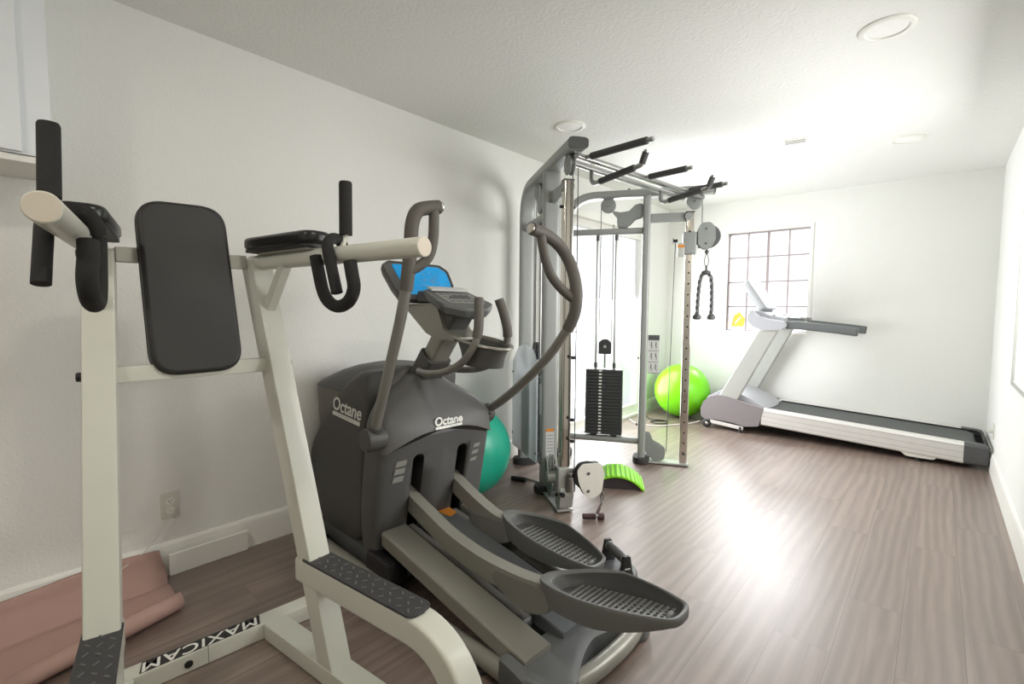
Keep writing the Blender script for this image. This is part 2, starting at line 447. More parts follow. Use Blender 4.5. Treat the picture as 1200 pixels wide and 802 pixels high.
BBP = [(0, 0), (0.016, 0), (0.016, 0.112), (0.012, 0.124), (0.012, 0.134), (0.006, 0.146), (0, 0.148)]
def baseboard(name, p0, p1, inward):
    p0, p1 = Vector(p0), Vector(p1); n = Vector(inward)
    b = B(); b.loft([[p + n * q[0] + Vector((0, 0, q[1])) for q in BBP] for p in (p0, p1)])
    return struct(b.obj(name, 'trim', ang=20))
baseboard('baseboard_left', (0, BK, 0), (0, DOOR[0] - 0.07, 0), (1, 0, 0))
baseboard('baseboard_left_far', (0, DOOR[1] + 0.07, 0), (0, LEN, 0), (1, 0, 0))
baseboard('baseboard_far', (0.016, LEN, 0), (W - .016, LEN, 0), (0, -1, 0))
baseboard('baseboard_right', (W, BK, 0), (W, LEN, 0), (-1, 0, 0))
baseboard('baseboard_back', (0.016, BK, 0), (W - .016, BK, 0), (0, 1, 0))

def bar_box(b, axis, pos, u0, u1, z0, z1, t):
    if axis == 'x': b.box((pos, (u0 + u1) / 2, (z0 + z1) / 2), (t, abs(u1 - u0), abs(z1 - z0)))
    else: b.box(((u0 + u1) / 2, pos, (z0 + z1) / 2), (abs(u1 - u0), t, abs(z1 - z0)))
def glazed(name, axis, pos, sgn, rect, cols, rows, fm, fw=0.03, mw=0.012, wide_mid=0.0, depth=0.05):
    """frame, muntins and pane set into a wall opening; sgn points outward"""
    u0, u1, z0, z1 = rect
    e = bpy.data.objects.new(name, None); COL.objects.link(e); e['kind'] = 'structure'
    p = pos + sgn * 0.085
    b = B()
    bar_box(b, axis, p, u0, u0 + fw, z0, z1, depth); bar_box(b, axis, p, u1 - fw, u1, z0, z1, depth)
    bar_box(b, axis, p, u0 + fw, u1 - fw, z0, z0 + fw, depth); bar_box(b, axis, p, u0 + fw, u1 - fw, z1 - fw, z1, depth)
    b.obj('window_frame', fm, e, flat=True)
    b = B()
    for k in range(1, cols):
        u = u0 + (u1 - u0) * k / cols; w = wide_mid if (wide_mid and k * 2 == cols) else mw
        bar_box(b, axis, p, u - w / 2, u + w / 2, z0 + fw, z1 - fw, depth * 0.5)
    for k in range(1, rows):
        z = z0 + (z1 - z0) * k / rows
        bar_box(b, axis, p, u0 + fw, u1 - fw, z - mw / 2, z + mw / 2, depth * 0.45)
    if cols > 1 or rows > 1: b.obj('muntin_grid', fm, e, flat=True)
    else: b.bm.free()
    b = B(); bar_box(b, axis, p, u0 + fw, u1 - fw, z0 + fw, z1 - fw, 0.004)
    b.obj('window_pane', 'glass', e, flat=True)
    return e
win = glazed('window_1', 'y', LEN, 1, FWIN, 4, 4, 'mullion', fw=0.012, mw=0.013, wide_mid=0.024)
glazed('window_2', 'x', W, 1, RWIN, 2, 1, 'trim', fw=0.05, mw=0.05)
# flat casing round the far window, and reveal-shade strips round the right one
def casing(name, axis, pos, sgn, rect, w, t):
    u0, u1, z0, z1 = rect; b = B(); p = pos + sgn * t / 2
    bar_box(b, axis, p, u0 - w, u0, z0 - w, z1 + w, t); bar_box(b, axis, p, u1, u1 + w, z0 - w, z1 + w, t)
    bar_box(b, axis, p, u0, u1, z1, z1 + w, t); bar_box(b, axis, p, u0, u1, z0 - w, z0, t)
    return struct(b.obj(name, 'trim', flat=True))
casing('trim_1', 'y', LEN, -1, FWIN, 0.03, 0.008)
# glazed patio door in the left wall behind the cable machine
M['groove'] = mat('rail_groove_grey', rgb(182, 181, 178), 0.5)
M['reveal_shade'] = mat('reveal_shade_grey', rgb(168, 169, 163), 0.5)  # grey of the strip stands in for shade on the window reveal
o_ = casing('reveal_shade_trim', 'x', W, -1, RWIN, 0.028, 0.012); o_.data.materials.clear(); o_.data.materials.append(M['reveal_shade'])
dr = bpy.data.objects.new('door_1', None); COL.objects.link(dr); dr['kind'] = 'structure'
b = B(); d0, d1, dz0, dz1 = DOOR; p = -0.07
for a, c in ((d0, d0 + 0.07), (d1 - 0.07, d1)): bar_box(b, 'x', p, a, c, dz0, dz1, 0.05)
bar_box(b, 'x', p, d0 + .07, d1 - .07, dz0, dz0 + 0.1, 0.05); bar_box(b, 'x', p, d0 + .07, d1 - .07, dz1 - 0.07, dz1, 0.05)
b.obj('door_frame', 'trim', dr, flat=True)
b = B(); bar_box(b, 'x', p, d0 + .07, d1 - .07, dz0 + .1, dz1 - .07, 0.005); b.obj('door_pane', 'glass', dr, flat=True)
b = B(); b.box((-0.035, d0 + .035, 1.0), (0.02, 0.04, 0.16), 0.004); b.tube(fil([(-.03, d0 + .035, 1.0), (.02, d0 + .035, 1.0), (.02, d0 + .13, 1.0)], .015), .009, 10)
b.obj('door_handle', 'steel', dr)
b = B(); t = 0.018
bar_box(b, 'x', t / 2, d0 - .07, d0, 0, dz1 + .07, t); bar_box(b, 'x', t / 2, d1, d1 + .07, 0, dz1 + .07, t); bar_box(b, 'x', t / 2, d0, d1, dz1, dz1 + .07, t)
struct(b.obj('trim_2', 'trim', flat=True))

# amber decal on the bottom left pane of the far window
b = B(); cx, cz, y = 0.83, 1.10, LEN + 0.078
b.ext([(cx - .075, cz - .07), (cx + .06, cz - .07), (cx + .075, cz + .02), (cx + .01, cz + .10), (cx - .05, cz + .05)], y - .001, y + .001, 'az')
b.mi = 1; b.ext([(cx - .03, cz - .04), (cx + .035, cz + .035), (cx + .022, cz + .045), (cx - .045, cz - .03)], y - .002, y - .0011, 'az')
tag(b.obj('window_decal', ['amber', 'offwhite'], flat=True), 'amber decal stuck on the lowest left pane of the far window', 'decal')

# ceiling downlights
def downlight(x, y, label):
    t = thing('downlight', label, 'ceiling light', (x, y, H), 0, 'recessed ceiling downlights')
    B().lathe((0, 0, 0), (0, 0, -1), [(0.104, 0), (0.104, .004), (.098, .009), (.082, .010), (.079, .007), (.079, .0)], 48).obj('trim_ring', 'trim', t)
    B().lathe((0, 0, 0), (0, 0, -1), [(0.0785, 0), (0.0785, .004), (.0, .006)], 40).obj('lens', 'lens', t)
downlight(2.34, 2.725, 'large white round downlight at the top right of the ceiling, nearest one')
downlight(0.642, 2.78, 'white round downlight in the ceiling above the cable machine by the left wall')
downlight(2.338, 4.528, 'small white round downlight in the ceiling above the treadmill, farthest one')
t = thing('ceiling_vent', 'thin white slotted vent plate in the ceiling over the middle of the room', 'vent', (1.727, 4.06, H), 8)
B().box((0, 0, -.004), (.16, .10, .008), .002).obj('face_plate', 'trim', t)
b = B()
for k in range(3): b.box((0, -.03 + .03 * k, -.0085), (.13, .006, .003))
b.each('slot', 'darkgrey', t, flat=True)

# wall cabinet, upper left
t = thing('wall_cabinet', 'white wall cabinet hung high on the left wall at the picture corner', 'cabinet', (0, -0.6, 1.675), 0)
B().box((0.15, 0.42, 0.375), (0.298, 0.838, 0.70), .002).obj('cabinet_body', 'cab', t, flat=True)
for k, (y0, y1) in enumerate(((0.03, .395), (0.40, .765))):
    d = B().box((0.309, (y0 + y1) / 2, .375), (.018, y1 - y0, .69), .003).obj('door', 'cab', t)
    B().box((0.3185, (y0 + y1) / 2, .375), (.003, y1 - y0 - .12, .57), .001).obj('door_panel', 'cab', d)
B().box((0.15, 0.42, 0.012), (0.29, .82, .022), .002).obj('bottom_rail', 'trim', t)

# ------------------------------------------------------------------ vertical knee raise stand (cream frame, left foreground)
vk = thing('knee_raise_stand', 'cream steel knee raise and dip stand with black back pad in the left foreground', 'exercise stand', (0.645, 0.507, 0), -4)
def sideT(sg): return Matrix.Translation((0, .206 * sg, 0)) @ Matrix.Rotation(math.radians(9.5) * sg, 4, 'Z')
def pc(z): return 0.063 + 0.33 * (1.36 - z)
for sg in (-1, 1):
    T = sideT(sg)
    b = B(T); hw = .039
    b.ext([(pc(.058) - hw, .058), (pc(.058) + hw, .058), (pc(1.372) + hw, 1.372), (pc(1.385) - hw, 1.385)], -.0375, .0375, 'az', .006)
    post = b.obj('upright_post', 'cream', vk)
    b = B(T); b.box((.64, 0, .0303), (1.04, .08, .0586), .006); rail = b.obj('base_rail', 'cream', vk)
    b = B(T); b.sweep(fil([(.34, 0, .338), (1.0, 0, .338), (1.115, 0, .062)], .2, 10), rrect(.082, .078, .012), (0, 1, 0)); st = b.obj('step_tube', 'cream', vk)
    b = B(T); b.ext(fil([(.385, -.0415), (.895, -.0415), (.905, .0), (.895, .0415), (.385, .0415)], [.004, .02, 0, .02, .004], 4, True), .3795, .387, 'av', .003)
    for i in range(13):
        for j in range(3):
            s0 = .415 + i * .038; v0 = -.024 + j * .024
            b.mi = 1; b.box((s0 + (.012 if j % 2 else 0), v0, .3875), (.016, .005, .003), .0012, Euler((0, 0, .7 if (i + j) % 2 else -.7)), 1)
    b.obj('grip_pad', ['grip_tape', 'stud'], st)
    ae = .915 if sg > 0 else .868
    b = B(T); b.cyl((.035, 0, 1.365), (ae, 0, 1.365), .0265, n=36, bev=.002); arm = b.obj('dip_arm', 'cream', vk)
    b = B(T); b.cyl((ae - .0015, 0, 1.365), (ae + .0015, 0, 1.365), .0245, n=36, bev=.001); b.obj('end_cap', 'creamcap', arm)
    b = B(T); b.sweep([(.255, 0, 1.352), (.115, 0, 1.165)], rrect(.03, .034, .004), (0, 1, 0)); b.obj('gusset', 'cream', vk)
    b = B(T); cushion(b, [(.065, -.058), (.462, -.05), (.462, .05), (.065, .058)], .045, 1.404, 1.446, .014, 'av')
    b.mi = 1; b.ext(fil([(.075, -.052), (.45, -.046), (.45, .046), (.075, .052)], .025, 6, True), 1.396, 1.405, 'av')
    b.obj('elbow_pad', ['gloss_black', 'black'], vk)
    b = B(T); b.box((.26, 0, 1.393), (.3, .04, .008), .002); b.obj('pad_bracket', 'cream', arm)
    sv = .03 * sg
    b = B(T); gb = .545 if sg > 0 else .580
    b.tube([(gb, sv, 1.428), ((gb + .547) / 2, sv, 1.5), (.547, sv, 1.582), (.547, sv, 1.588)], [.0195, .0195, .0195, .017], 20)
    b.mi = 1; b.tube([(gb, sv * .5, 1.385), (gb, sv, 1.43)], .008, 10)
    b.obj('upright_grip', ['foam', 'cream'], vk)
    b = B(T)
    c = -sg
    b.tube(crv([(.485, c * .034, 1.362), (.500, c * .034, 1.31), (.520, c * .034, 1.255), (.552, c * .034, 1.222), (.596, c * .033, 1.211), (.640, c * .031, 1.226), (.664, c * .031, 1.262), (.660, c * .034, 1.305), (.652, c * .034, 1.338)], 6), .0185, 18)
    b.obj('loop_grip', 'foam', vk)
    b = B(T)
    b.tube(crv([(.522, .038, 1.365), (.527, .036, 1.385), (.530, .022, 1.408), (.537, 0, 1.415), (.545, -.024, 1.408), (.556, -.041, 1.384), (.577, -.044, 1.33), (.606, -.046, 1.250)], 6), .0165, 18)
    b.obj('hook_grip', 'foam', vk)
    b = B(T)
    for z in (1.36, 1.01): b.cyl((pc(z), sg * .037, z), (pc(z), sg * .052, z), .013, n=20, bev=.003)
    b.each('bolt_cap', 'black', post)
# cross bars
b = B(); b.box((.055, 0, 1.364), (.045, .36, .046), .004); b.obj('crossbar', 'cream', vk)
b = B(); b.box((.165, 0, 1.010), (.045, .42, .046), .004); b.obj('crossbar', 'cream', vk)
b = B(); b.box((.09, 0, .031), (.07, .86, .060), .005); bc = b.obj('base_crossbar', 'cream', vk)
b = B(); b.cyl((.1245, -.045, .03), (.13, -.045, .03), .0125, n=22, bev=.002); b.each('bolt_cap', 'black', bc)
b = B(); b.box((.09, .012, .031), (.0712, .0015, .0612)); b.obj('joint_seam', 'pedal', bc, flat=True)
Tt = basis((.0895, .01, .0613), (0, -1, 0), (1, 0, 0))
b = B(Tt); b.ext([(-.182, -.029), (.170, -.029), (.184, .029), (-.168, .029)], -.0002, .0003, 'av'); tb = b.obj('lettering_strip', 'black_print', bc, flat=True)
text('lettering', 'MAXICAM', .068, basis((.0895, .0102, .0617), (0, -1, 0), (1, 0, 0)), 'white_print', tb, .0002, .2, .0007, 1.08, 1.06)
# back pad
Tp = Matrix.Translation((.15, -.003, 1.272)) @ Matrix.Rotation(math.radians(-12.5), 4, 'Y') @ Matrix.Rotation(math.radians(1.2), 4, 'X')
b = B(Tp); cushion(b, [(-.124, -.275), (.124, -.275), (.121, .275), (-.121, .275)], .075, -.048, .0, .014, 'vz')
b.mi = 1; b.ext(fil([(-.115, -.265), (.115, -.265), (.112, .265), (-.112, .265)], .066, 10, True), -.062, -.047, 'vz')
pad = b.obj('back_pad', ['vinyl', 'black'], vk)
b = B(Tp); o = fil([(-.1225, -.2735), (.1225, -.2735), (.1195, .2735), (-.1195, .2735)], .074, 10, True)
b.tube([(-.036, q[0], q[1]) for q in o], .0035, 6, closed=True); b.obj('piping', 'gloss_black', pad)
b = B(Tp); b.box((-.068, 0, -.26), (.02, .16, .03), .003); b.box((-.068, 0, .10), (.02, .16, .03), .003); b.each('mounting_plate', 'cream', pad)

# ------------------------------------------------------------------ pink sheet, loose board, outlet
prof = [(.024, .128), (.036, .118), (.041, .09), (.050, .055), (.078, .034), (.105, .014), (.118, .006), (.130, .013), (.165, .019), (.22, .016), (.29, .011), (.345, .006)]
for k in range(1, 14):
    t = -PI / 2 + k * 2 * PI * .98 / 13; r = .031 - .0006 * k
    prof.append((.347 + r * math.cos(t), .006 + .031 + r * math.sin(t)))
b = B(); rings = []
random.seed(3)
for i in range(24):
    y = .555 - i * .078; sc = 1 + max(0, .555 - y) * .80
    wob = .006 * math.sin(i * .9)
    rings.append([(q[0] * (sc if q[0] > .07 else 1) + (wob if q[0] > .07 else 0) * min(1, q[0] * 3), y - (.02 * q[0] / .38) + .008 * math.sin(q[1] * 40), q[1] * (1 + .1 * math.sin(i * .7)) + .001) for q in prof])
R = [[b.v(p) for p in r] for r in rings]
for i in range(len(R) - 1):
    for k in range(len(prof) - 1): b.f((R[i][k], R[i][k + 1], R[i + 1][k + 1], R[i + 1][k]))
o = b.obj('floor_sheet', 'pink', ang=60)
md = o.modifiers.new('thickness', 'SOLIDIFY'); md.thickness = .003; md.offset = 1
tag(o, 'dusty pink sheet with curled rolled edges on the floor against the left wall', 'sheet')
b = B(Matrix.Translation((.018, 0, 0)) @ Matrix.Rotation(math.radians(5), 4, 'Y'))
b.box((.013, .742, .053), (.014, .330, .100), .002)
o = b.obj('loose_board', 'trim'); tag(o, 'short loose white board standing against the left baseboard below the outlet', 'board')
t = thing('wall_outlet', 'white wall outlet low on the left wall with a white plug in it', 'outlet', (0, .597, .313))
B().ext(fil([(-.035, -.058), (.035, -.058), (.035, .058), (-.035, .058)], .004, 3, True), 0, .006, 'vz', .002).obj('cover_plate', 'offwhite', t)
for z in (-.02, .02):
    s = B().ext(ring2(.034, .029, 24, 3), .0055, .0075, 'vz').obj('socket', 'trim', t)
    b = B()
    for y, h in ((-.0065, .009), (.0065, .007)): b.box((.0077, y, z + .003), (.001, .002, h))
    b.cyl((.0073, 0, z - .007), (.0082, 0, z - .007), .0025, n=10)
    for me_v in s.data.vertices: me_v.co.z += z
    b.obj('slot', 'recess_shade', s, flat=True)
t = thing('power_cord', 'thin white cord with plug running down from the left wall outlet', 'cord', (0, .597, .293))
B().ext(fil([(-.016, -.014), (.016, -.014), (.013, .014), (-.013, .014)], .004, 3, True), .008, .03, 'vz', .003).obj('plug', 'offwhite', t)
B().tube(crv([(.024, 0, -.014), (.028, -.01, -.03), (.03, -.05, -.085), (.028, -.10, -.145), (.026, -.13, -.166), (.05, -.2, -.19)], 6), .0022, 8).obj('cord', 'offwhite', t)

# ------------------------------------------------------------------ elliptical trainer
oc = thing('elliptical_trainer', 'charcoal elliptical trainer with grey pedals and blue lit console in the centre', 'elliptical trainer', (0, 1.508, 0), -3.44)
# base frame: two side tubes joined at the front and the rear
fr = [(.30, -.335, .036), (1.52, -.302, .036), (1.68, -.285, .036), (1.76, -.23, .036), (1.79, -.14, .036), (1.798, 0, .036),
      (1.79, .14, .036), (1.76, .23, .036), (1.68, .285, .036), (1.52, .302, .036), (.30, .335, .036), (.16, .30, .036), (.10, .2, .036), (.09, 0, .036), (.10, -.2, .036), (.16, -.30, .036)]
pts = []
n = len(fr)
for i in range(n):
    p0, p1, p2, p3 = [Vector(fr[(i + k - 1) % n]) for k in range(4)]
    for k in range(5):
        t = k / 5
        pts.append(0.5 * ((2 * p1) + (p2 - p0) * t + (2 * p0 - 5 * p1 + 4 * p2 - p3) * t * t + (3 * p1 - p0 - 3 * p2 + p3) * t ** 3))
B().tube(pts, .031, 16, closed=True).obj('base_frame', 'oct_metal', oc)
b = B()
for a, v in ((.2, .27), (.2, -.27), (1.5, .31), (1.5, -.31)): b.cyl((a, v, 0), (a, v, .02), .03, n=20, bev=.003)
b.each('levelling_foot', 'rubber', oc)
b = B(); b.ext(fil([(.10, -.26), (.86, -.26), (.86, .26), (.10, .26)], .08, 6, True), .012, .085, 'av', .015); b.obj('base_pan', 'oct_cast', oc)
b = B()
for sg in (-1, 1): b.box((.83, sg * .27, .085), (.20, .10, .11), .02)
b.each('roller_mount', 'black', oc)

def sec(a0, a1, vh, z, e=4.0, n=48, face=None):
    """horizontal section: rounded block between a0 and a1"""
    r = ring2(1, 2 * vh, n, e)
    return [((a0 + a1) / 2 + q[0] * (a1 - a0), q[1], z) for q in r]
# front shroud (over the flywheel)
b = B(); b.loft([sec(.30, .62, .15, .07, 5), sec(.17, .62, .18, .12, 6), sec(.07, .62, .20, .25, 7), sec(.022, .64, .215, .45, 8), sec(.002, .66, .224, .62, 8), sec(-.004, .66, .226, .765, 8), sec(.01, .66, .226, .782, 8), sec(.02, .66, .226, .788, 8)])
b.obj('front_shroud', 'oct_front', oc)
b = B(); b.loft([sec(-.008, .68, .232, .786, 7), sec(.002, .69, .234, .800, 6.5), sec(.07, .70, .218, .84, 4.5), sec(.16, .70, .190, .88, 3.4), sec(.27, .70, .16, .912, 2.8), sec(.38, .70, .10, .932, 2.6), sec(.46, .66, .05, .938, 2.4)])
b.obj('shroud_lid', 'oct_mid', oc)
# side covers: big rounded shells over each side of the flywheel
SC_ = [(.26, .045), (.125, .105), (.035, .22), (.004, .34), (.014, .43), (.125, .578), (.27, .712), (.415, .832), (.55, .905), (.63, .92), (.665, .87), (.62, .55), (.60, .28), (.565, .11), (.45, .05)]
pv = [Vector(p) for p in SC_]
def shell(sg):
    out = crv(SC_ + [SC_[0]], 4)[:-1]; c = Vector((.45, .46))
    rings = []
    for h, s in ((.15, 1.0), (.215, 1.0), (.238, .988), (.252, .962), (.259, .91), (.261, .80), (.262, .5)):
        rings.append([(c.x + (q[0] - c.x) * s, sg * h, c.y + (q[1] - c.y) * s) for q in out])
    return B().loft(rings).obj('side_cover', 'oct_dark', oc)
shells = [shell(-1), shell(1)]
# rear column with the face the pedal arms come out of
def col(a0, a1, vh, z): return sec(a0, a1, vh, z, 5.5, 56)
b = B(); b.loft([col(.695, .755, .262, .052), col(.665, .778, .288, .075), col(.650, .785, .298, .11), col(.642, .802, .306, .20), col(.652, .828, .312, .33), col(.672, .852, .314, .46), col(.690, .876, .313, .58), col(.695, .888, .309, .64), col(.70, .88, .29, .68)])
column = b.obj('rear_shroud', 'oct_face', oc)
def slot_out(v): return fil([(v - .028, .13), (v + .028, .13), (v + .030, .56), (v - .030, .56)], [.004, .004, .03, .03], 6, True)
for sg in (-1, 1):
    c = B(); c.ext(slot_out(.125 * sg), .735, 1.0, 'vz'); cut(column, c)
b = B(); b.box((.64, 0, .42), (.19, .40, .72), .02); b.obj('gap_shade_block', 'recess_shade', oc)  # black block paints shade into the gap between the shrouds
# hood over the column, sweeping up to the post
def hood(a0, a1, vh, z, e=4.5): return sec(a0, a1, vh, z, e, 56)
b = B()
R0 = [hood(.71, .905, .318, .655), hood(.705, .902, .318, .672), hood(.695, .892, .312, .70), hood(.68, .872, .29, .74, 4), hood(.65, .85, .25, .78, 3.6), hood(.61, .832, .20, .815, 3.2), hood(.58, .818, .15, .845, 3), hood(.58, .806, .11, .87, 3), hood(.60, .80, .085, .89, 3.4), hood(.60, .795, .07, .90, 3.6)]
for r in R0[:2]:
    for i, p in enumerate(r):
        if p[0] > .82: r[i] = (p[0], p[1], p[2] - .075 * min(1, (abs(p[1]) / .30)) ** 2.2 + .012)
b.loft(R0); b.obj('hood', 'oct_mid', oc)
# logos on the hood and on the side cover
def logo(T, size, parent):
    o = text('logo_lettering', 'Octane', size, T, 'white_print', parent, .0006, .22, .0016, .98, 1.05)
    u = size
    b = B(T); b.ext([(-1.50 * u - .002, -.62 * u), (1.42 * u, -.62 * u), (1.47 * u, -.40 * u), (-1.45 * u, -.40 * u)], -.0003, .0008, 'av'); b.obj('logo_bar', 'white_print', o, flat=True)
    text('logo_bar_lettering', 'FITNESS', .15 * u, T @ Matrix.Translation((0, -.51 * u, .0009)), 'oct_dark', o, .0001, 0, .0, 2.6, 1.3)
logo(basis((.900, .016, .695), (.0, 1, .0), (-.30, 0, 1)), .052, oc)
logo(basis((.465, -.2645, .725), (1, 0, -.06), (0.06, .0, 1)), .094, oc)
# grey print blocks on the face, screws
b = B()
for k, z in enumerate((.535, .50, .463)):
    for v0, w, h in ((-.215, .05, .024), (.215, .04, .016)):
        a = .8755 - (.56 - z) * .21 - .0035
        Tq = basis((a, v0 - .004 * k, z), (.03 if v0 < 0 else -.03, 1, 0), (.21, 0, 1))
        for q in [(-w / 2 - .003, -h / 2), (w / 2 - .003, -h / 2), (w / 2 + .003, h / 2), (-w / 2 + .003, h / 2)]: pass
        b.T = Tq; b.ext([(-w / 2 - .003, -h / 2), (w / 2 - .003, -h / 2), (w / 2 + .003, h / 2), (-w / 2 + .003, h / 2)], -.006, .002, 'av')
b.T = None
b.each('print_block', 'keypad', column, flat=True)
b = B(); b.box((.8775, 0, .60), (.004, .05, .012), .001, Euler((0, .2, 0))); b.obj('badge', 'keypad', column)
b = B()
for v in (-.27, .27): b.cyl((.862, v, .60), (.872, v, .60), .006, n=12)
b.each('screw', 'black', column)
# console post
b = B(); b.sweep([(.69, 0, .82), (.765, 0, .915), (.83, 0, .992)], rrect(.125, .105, .02), (0, 0, 1)); b.obj('post_collar', 'oct_mid', oc)
b = B(); b.sweep([(.77, 0, .92), (.93, 0, 1.115)], rrect(.098, .082, .014), (0, 0, 1)); b.obj('console_post', 'oct_metal', oc)
b = B(); b.sweep([(.92, 0, 1.105), (1.03, 0, 1.235)], rrect(.112, .094, .016), (0, 0, 1)); b.obj('post_sleeve', 'oct_mid', oc)
# upper console with the lit screen
def con(da, dz):  # screen plane coordinates -> 3D basis
    return basis((.742, -.005, 1.335), (0, 1, 0), (-.43, 0, .90))
Tc = con(0, 0)
o_out = fil([(-.140, -.100), (.148, -.100), (.168, -.02), (.160, .062), (.115, .092), (-.17, .096), (-.205, .075), (-.175, -.03)], [.02, .02, .03, .03, .03, .02, .02, .03], 5, True)
b = B(Tc)
rings = []
for h, s in ((-.075, .70), (-.06, .86), (-.03, .96), (-.004, 1.0), (.006, .99), (.006, .955), (.001, .95)): rings.append([(q[0] * s, q[1] * s, h) for q in o_out])
b.loft(rings); cs = b.obj('console', 'oct_mid', oc)
o_scr = fil([(-.108, -.070), (.138, -.070), (.152, -.01), (.143, .055), (.105, .078), (-.155, .080)], [.012, .012, .02, .02, .02, .01], 4, True)
b = B(Tc); b.ext(o_scr, .0005, .0035, 'av'); sc_ = b.obj('screen', 'screen', cs, flat=True)
b = B(Tc); random.seed(11)
for k in range(26):
    x = random.uniform(-.02, .13); y = random.uniform(-.062, .062); w = random.uniform(.008, .03)
    b.box((x, y, .0042), (w, .0016, .0006))
b.obj('screen_graphics', 'keypad', sc_, flat=True)
# lower console deck
o_dk = fil([(.895, -.12), (.895, .12), (1.06, .145), (1.12, .06), (1.125, 0), (1.12, -.06), (1.06, -.145)], [.02, .02, .03, .05, .05, .05, .03], 5, True)
b = B()
def dkz(a): return 1.290 - (a - .895) * .37
rings = []
for h, s in ((-.055, .72), (-.04, .90), (-.012, 1.0), (0, .985), (.001, .93)): rings.append([(1.0 + (q[0] - 1.0) * s, q[1] * s, dkz(1.0 + (q[0] - 1.0) * s) + h) for q in o_dk])
b.loft(rings); dk = b.obj('console_deck', 'oct_cast', oc)
b = B(); Td = basis((1.0, 0, dkz(1.0) + .0025), (0, 1, 0), (-1, 0, .37))
b2 = B(Td); b2.ext(fil([(-.10, -.065), (.10, -.065), (.095, .06), (-.095, .06)], .015, 4, True), -.002, .0015, 'av', .0006); kp = b2.obj('keypad', 'keypad', dk)
b.bm.free()
b2 = B(Td)
for i in range(4):
    for j in range(5): b2.ext(ring2(.022, .013, 14, 4), .0012, .0022, 'av') if False else b2.box((-.07 + j * .035, -.045 + i * .028, .002), (.024, .014, .0014), .0004)
b2.each('button', 'oct_cast', kp)
b2 = B(Td); b2.box((0, .092, .008), (.20, .04, .012), .004); b2.obj('reading_ledge', 'ltgrey', dk)
b = B(); b.sweep([(.80, 0, 1.262), (.92, 0, 1.262)], rrect(.16, .05, .01), (0, 0, 1)); b.obj('console_bridge', 'oct_mid', oc)
# swooping bracket and bottle holder
b = B(); b.ext(fil([(.665, 1.228), (.93, 1.232), (.985, 1.115), (1.06, 1.088), (1.06, 1.07), (.93, 1.075), (.855, 1.098)], [.01, .01, .03, .01, .005, .03, .03], 5, True), -.075, .075, 'az', .008)
b.obj('bracket', 'oct_metal', oc)
def ellr(c, ra, rv, z, tilt=-.17, n=36): return [(c[0] + ra * math.cos(2 * PI * k / n), c[1] + rv * math.sin(2 * PI * k / n), z + tilt * ra * math.cos(2 * PI * k / n)) for k in range(n)]
b = B(); c = (1.15, 0)
b.loft([ellr(c, .150, .092, 1.066), ellr(c, .158, .10, 1.072), ellr(c, .156, .098, 1.078), ellr(c, .142, .086, 1.078), ellr(c, .136, .08, 1.066)], cap=False)
R_ = b.obj('holder_rim', 'oct_metal', oc)
b = B(); b.loft([ellr((1.155, 0), .10, .066, .972, -.05), ellr((1.152, 0), .112, .072, 1.02, -.1), ellr((1.15, 0), .135, .08, 1.064)], cap=False)
b.loft([ellr((1.155, 0), .10, .066, .972, -.05), ellr((1.155, 0), .0, .0, .972, 0)], cap=False)
b.loft([ellr((1.15, 0), .136, .081, 1.068), ellr((1.152, 0), .105, .065, 1.02, -.1), ellr((1.155, 0), .09, .058, .982, -.05), ellr((1.155, 0), .0, .0, .982, 0)], cap=False)
b.obj('bottle_holder', 'cupdark', oc)
# fixed handles
for sg in (-1, 1):
    P = crv([(.765, .045 * sg, .922), (.82, .082 * sg, .921), (.92, .100 * sg, .924), (1.03, .104 * sg, .942), (1.13, .100 * sg, .985), (1.195, .092 * sg, 1.05), (1.215, .082 * sg, 1.115), (1.205, .068 * sg, 1.19), (1.190, .055 * sg, 1.248)], 6)
    h = B().tube(P[:38], .0155, 16).obj('fixed_handle', 'oct_tube', oc)
    B().tube(P[34:] , .0195, 18).obj('hand_grip', 'oct_grip', h)
B().box((.775, 0, .925), (.05, .12, .04), .008).obj('handle_clamp', 'chrome', oc)
# moving arms
def moving(sg, tube, grip, loop, sensor):
    p = tube[0]
    b = B(); b.cyl((p[0], sg * .285, p[2] - .005), (p[0], sg * .375, p[2] - .005), .050, n=32, bev=.012); bs = b.obj('pivot_boss', 'oct_dark', oc)
    d = (Vector(tube[1]) - Vector(tube[0])).normalized()
    b = B(); b.cyl(Vector(p) - d * .02, Vector(p) + d * .06, .034, .029, n=24, bev=.004); b.obj('socket', 'oct_dark', bs)
    ar = B().tube(crv(tube, 8), .0215, 18).obj('moving_handle', 'oct_tube', oc)
    B().tube(crv(grip, 8), .0262, 18).obj('hand_grip', 'oct_grip', ar)
    lp = B().tube(crv(loop, 8), .020, 16).obj('loop_grip', 'oct_grip', ar)
    B().tube(sensor, .0165, 16).obj('pulse_sensor', 'chrome', lp)
    e = Vector(grip[-1]); q = (e - Vector(grip[-2])).normalized()
    B().cyl(e, e + q * .012, .021, n=20, bev=.004).obj('end_cap', 'chrome', ar)
moving(-1, [(.84, -.330, .665), (.885, -.333, .77), (.94, -.334, .89), (.99, -.333, 1.01), (1.045, -.33, 1.15), (1.09, -.327, 1.29)],
       [(1.085, -.327, 1.275), (1.102, -.325, 1.36), (1.110, -.322, 1.44), (1.116, -.318, 1.52), (1.124, -.300, 1.566), (1.130, -.262, 1.582), (1.138, -.212, 1.592)],
       [(1.134, -.235, 1.586), (1.138, -.236, 1.55), (1.138, -.240, 1.47), (1.132, -.250, 1.415), (1.122, -.275, 1.378), (1.106, -.325, 1.345)],
       [(1.138, -.236, 1.555), (1.138, -.239, 1.468)])
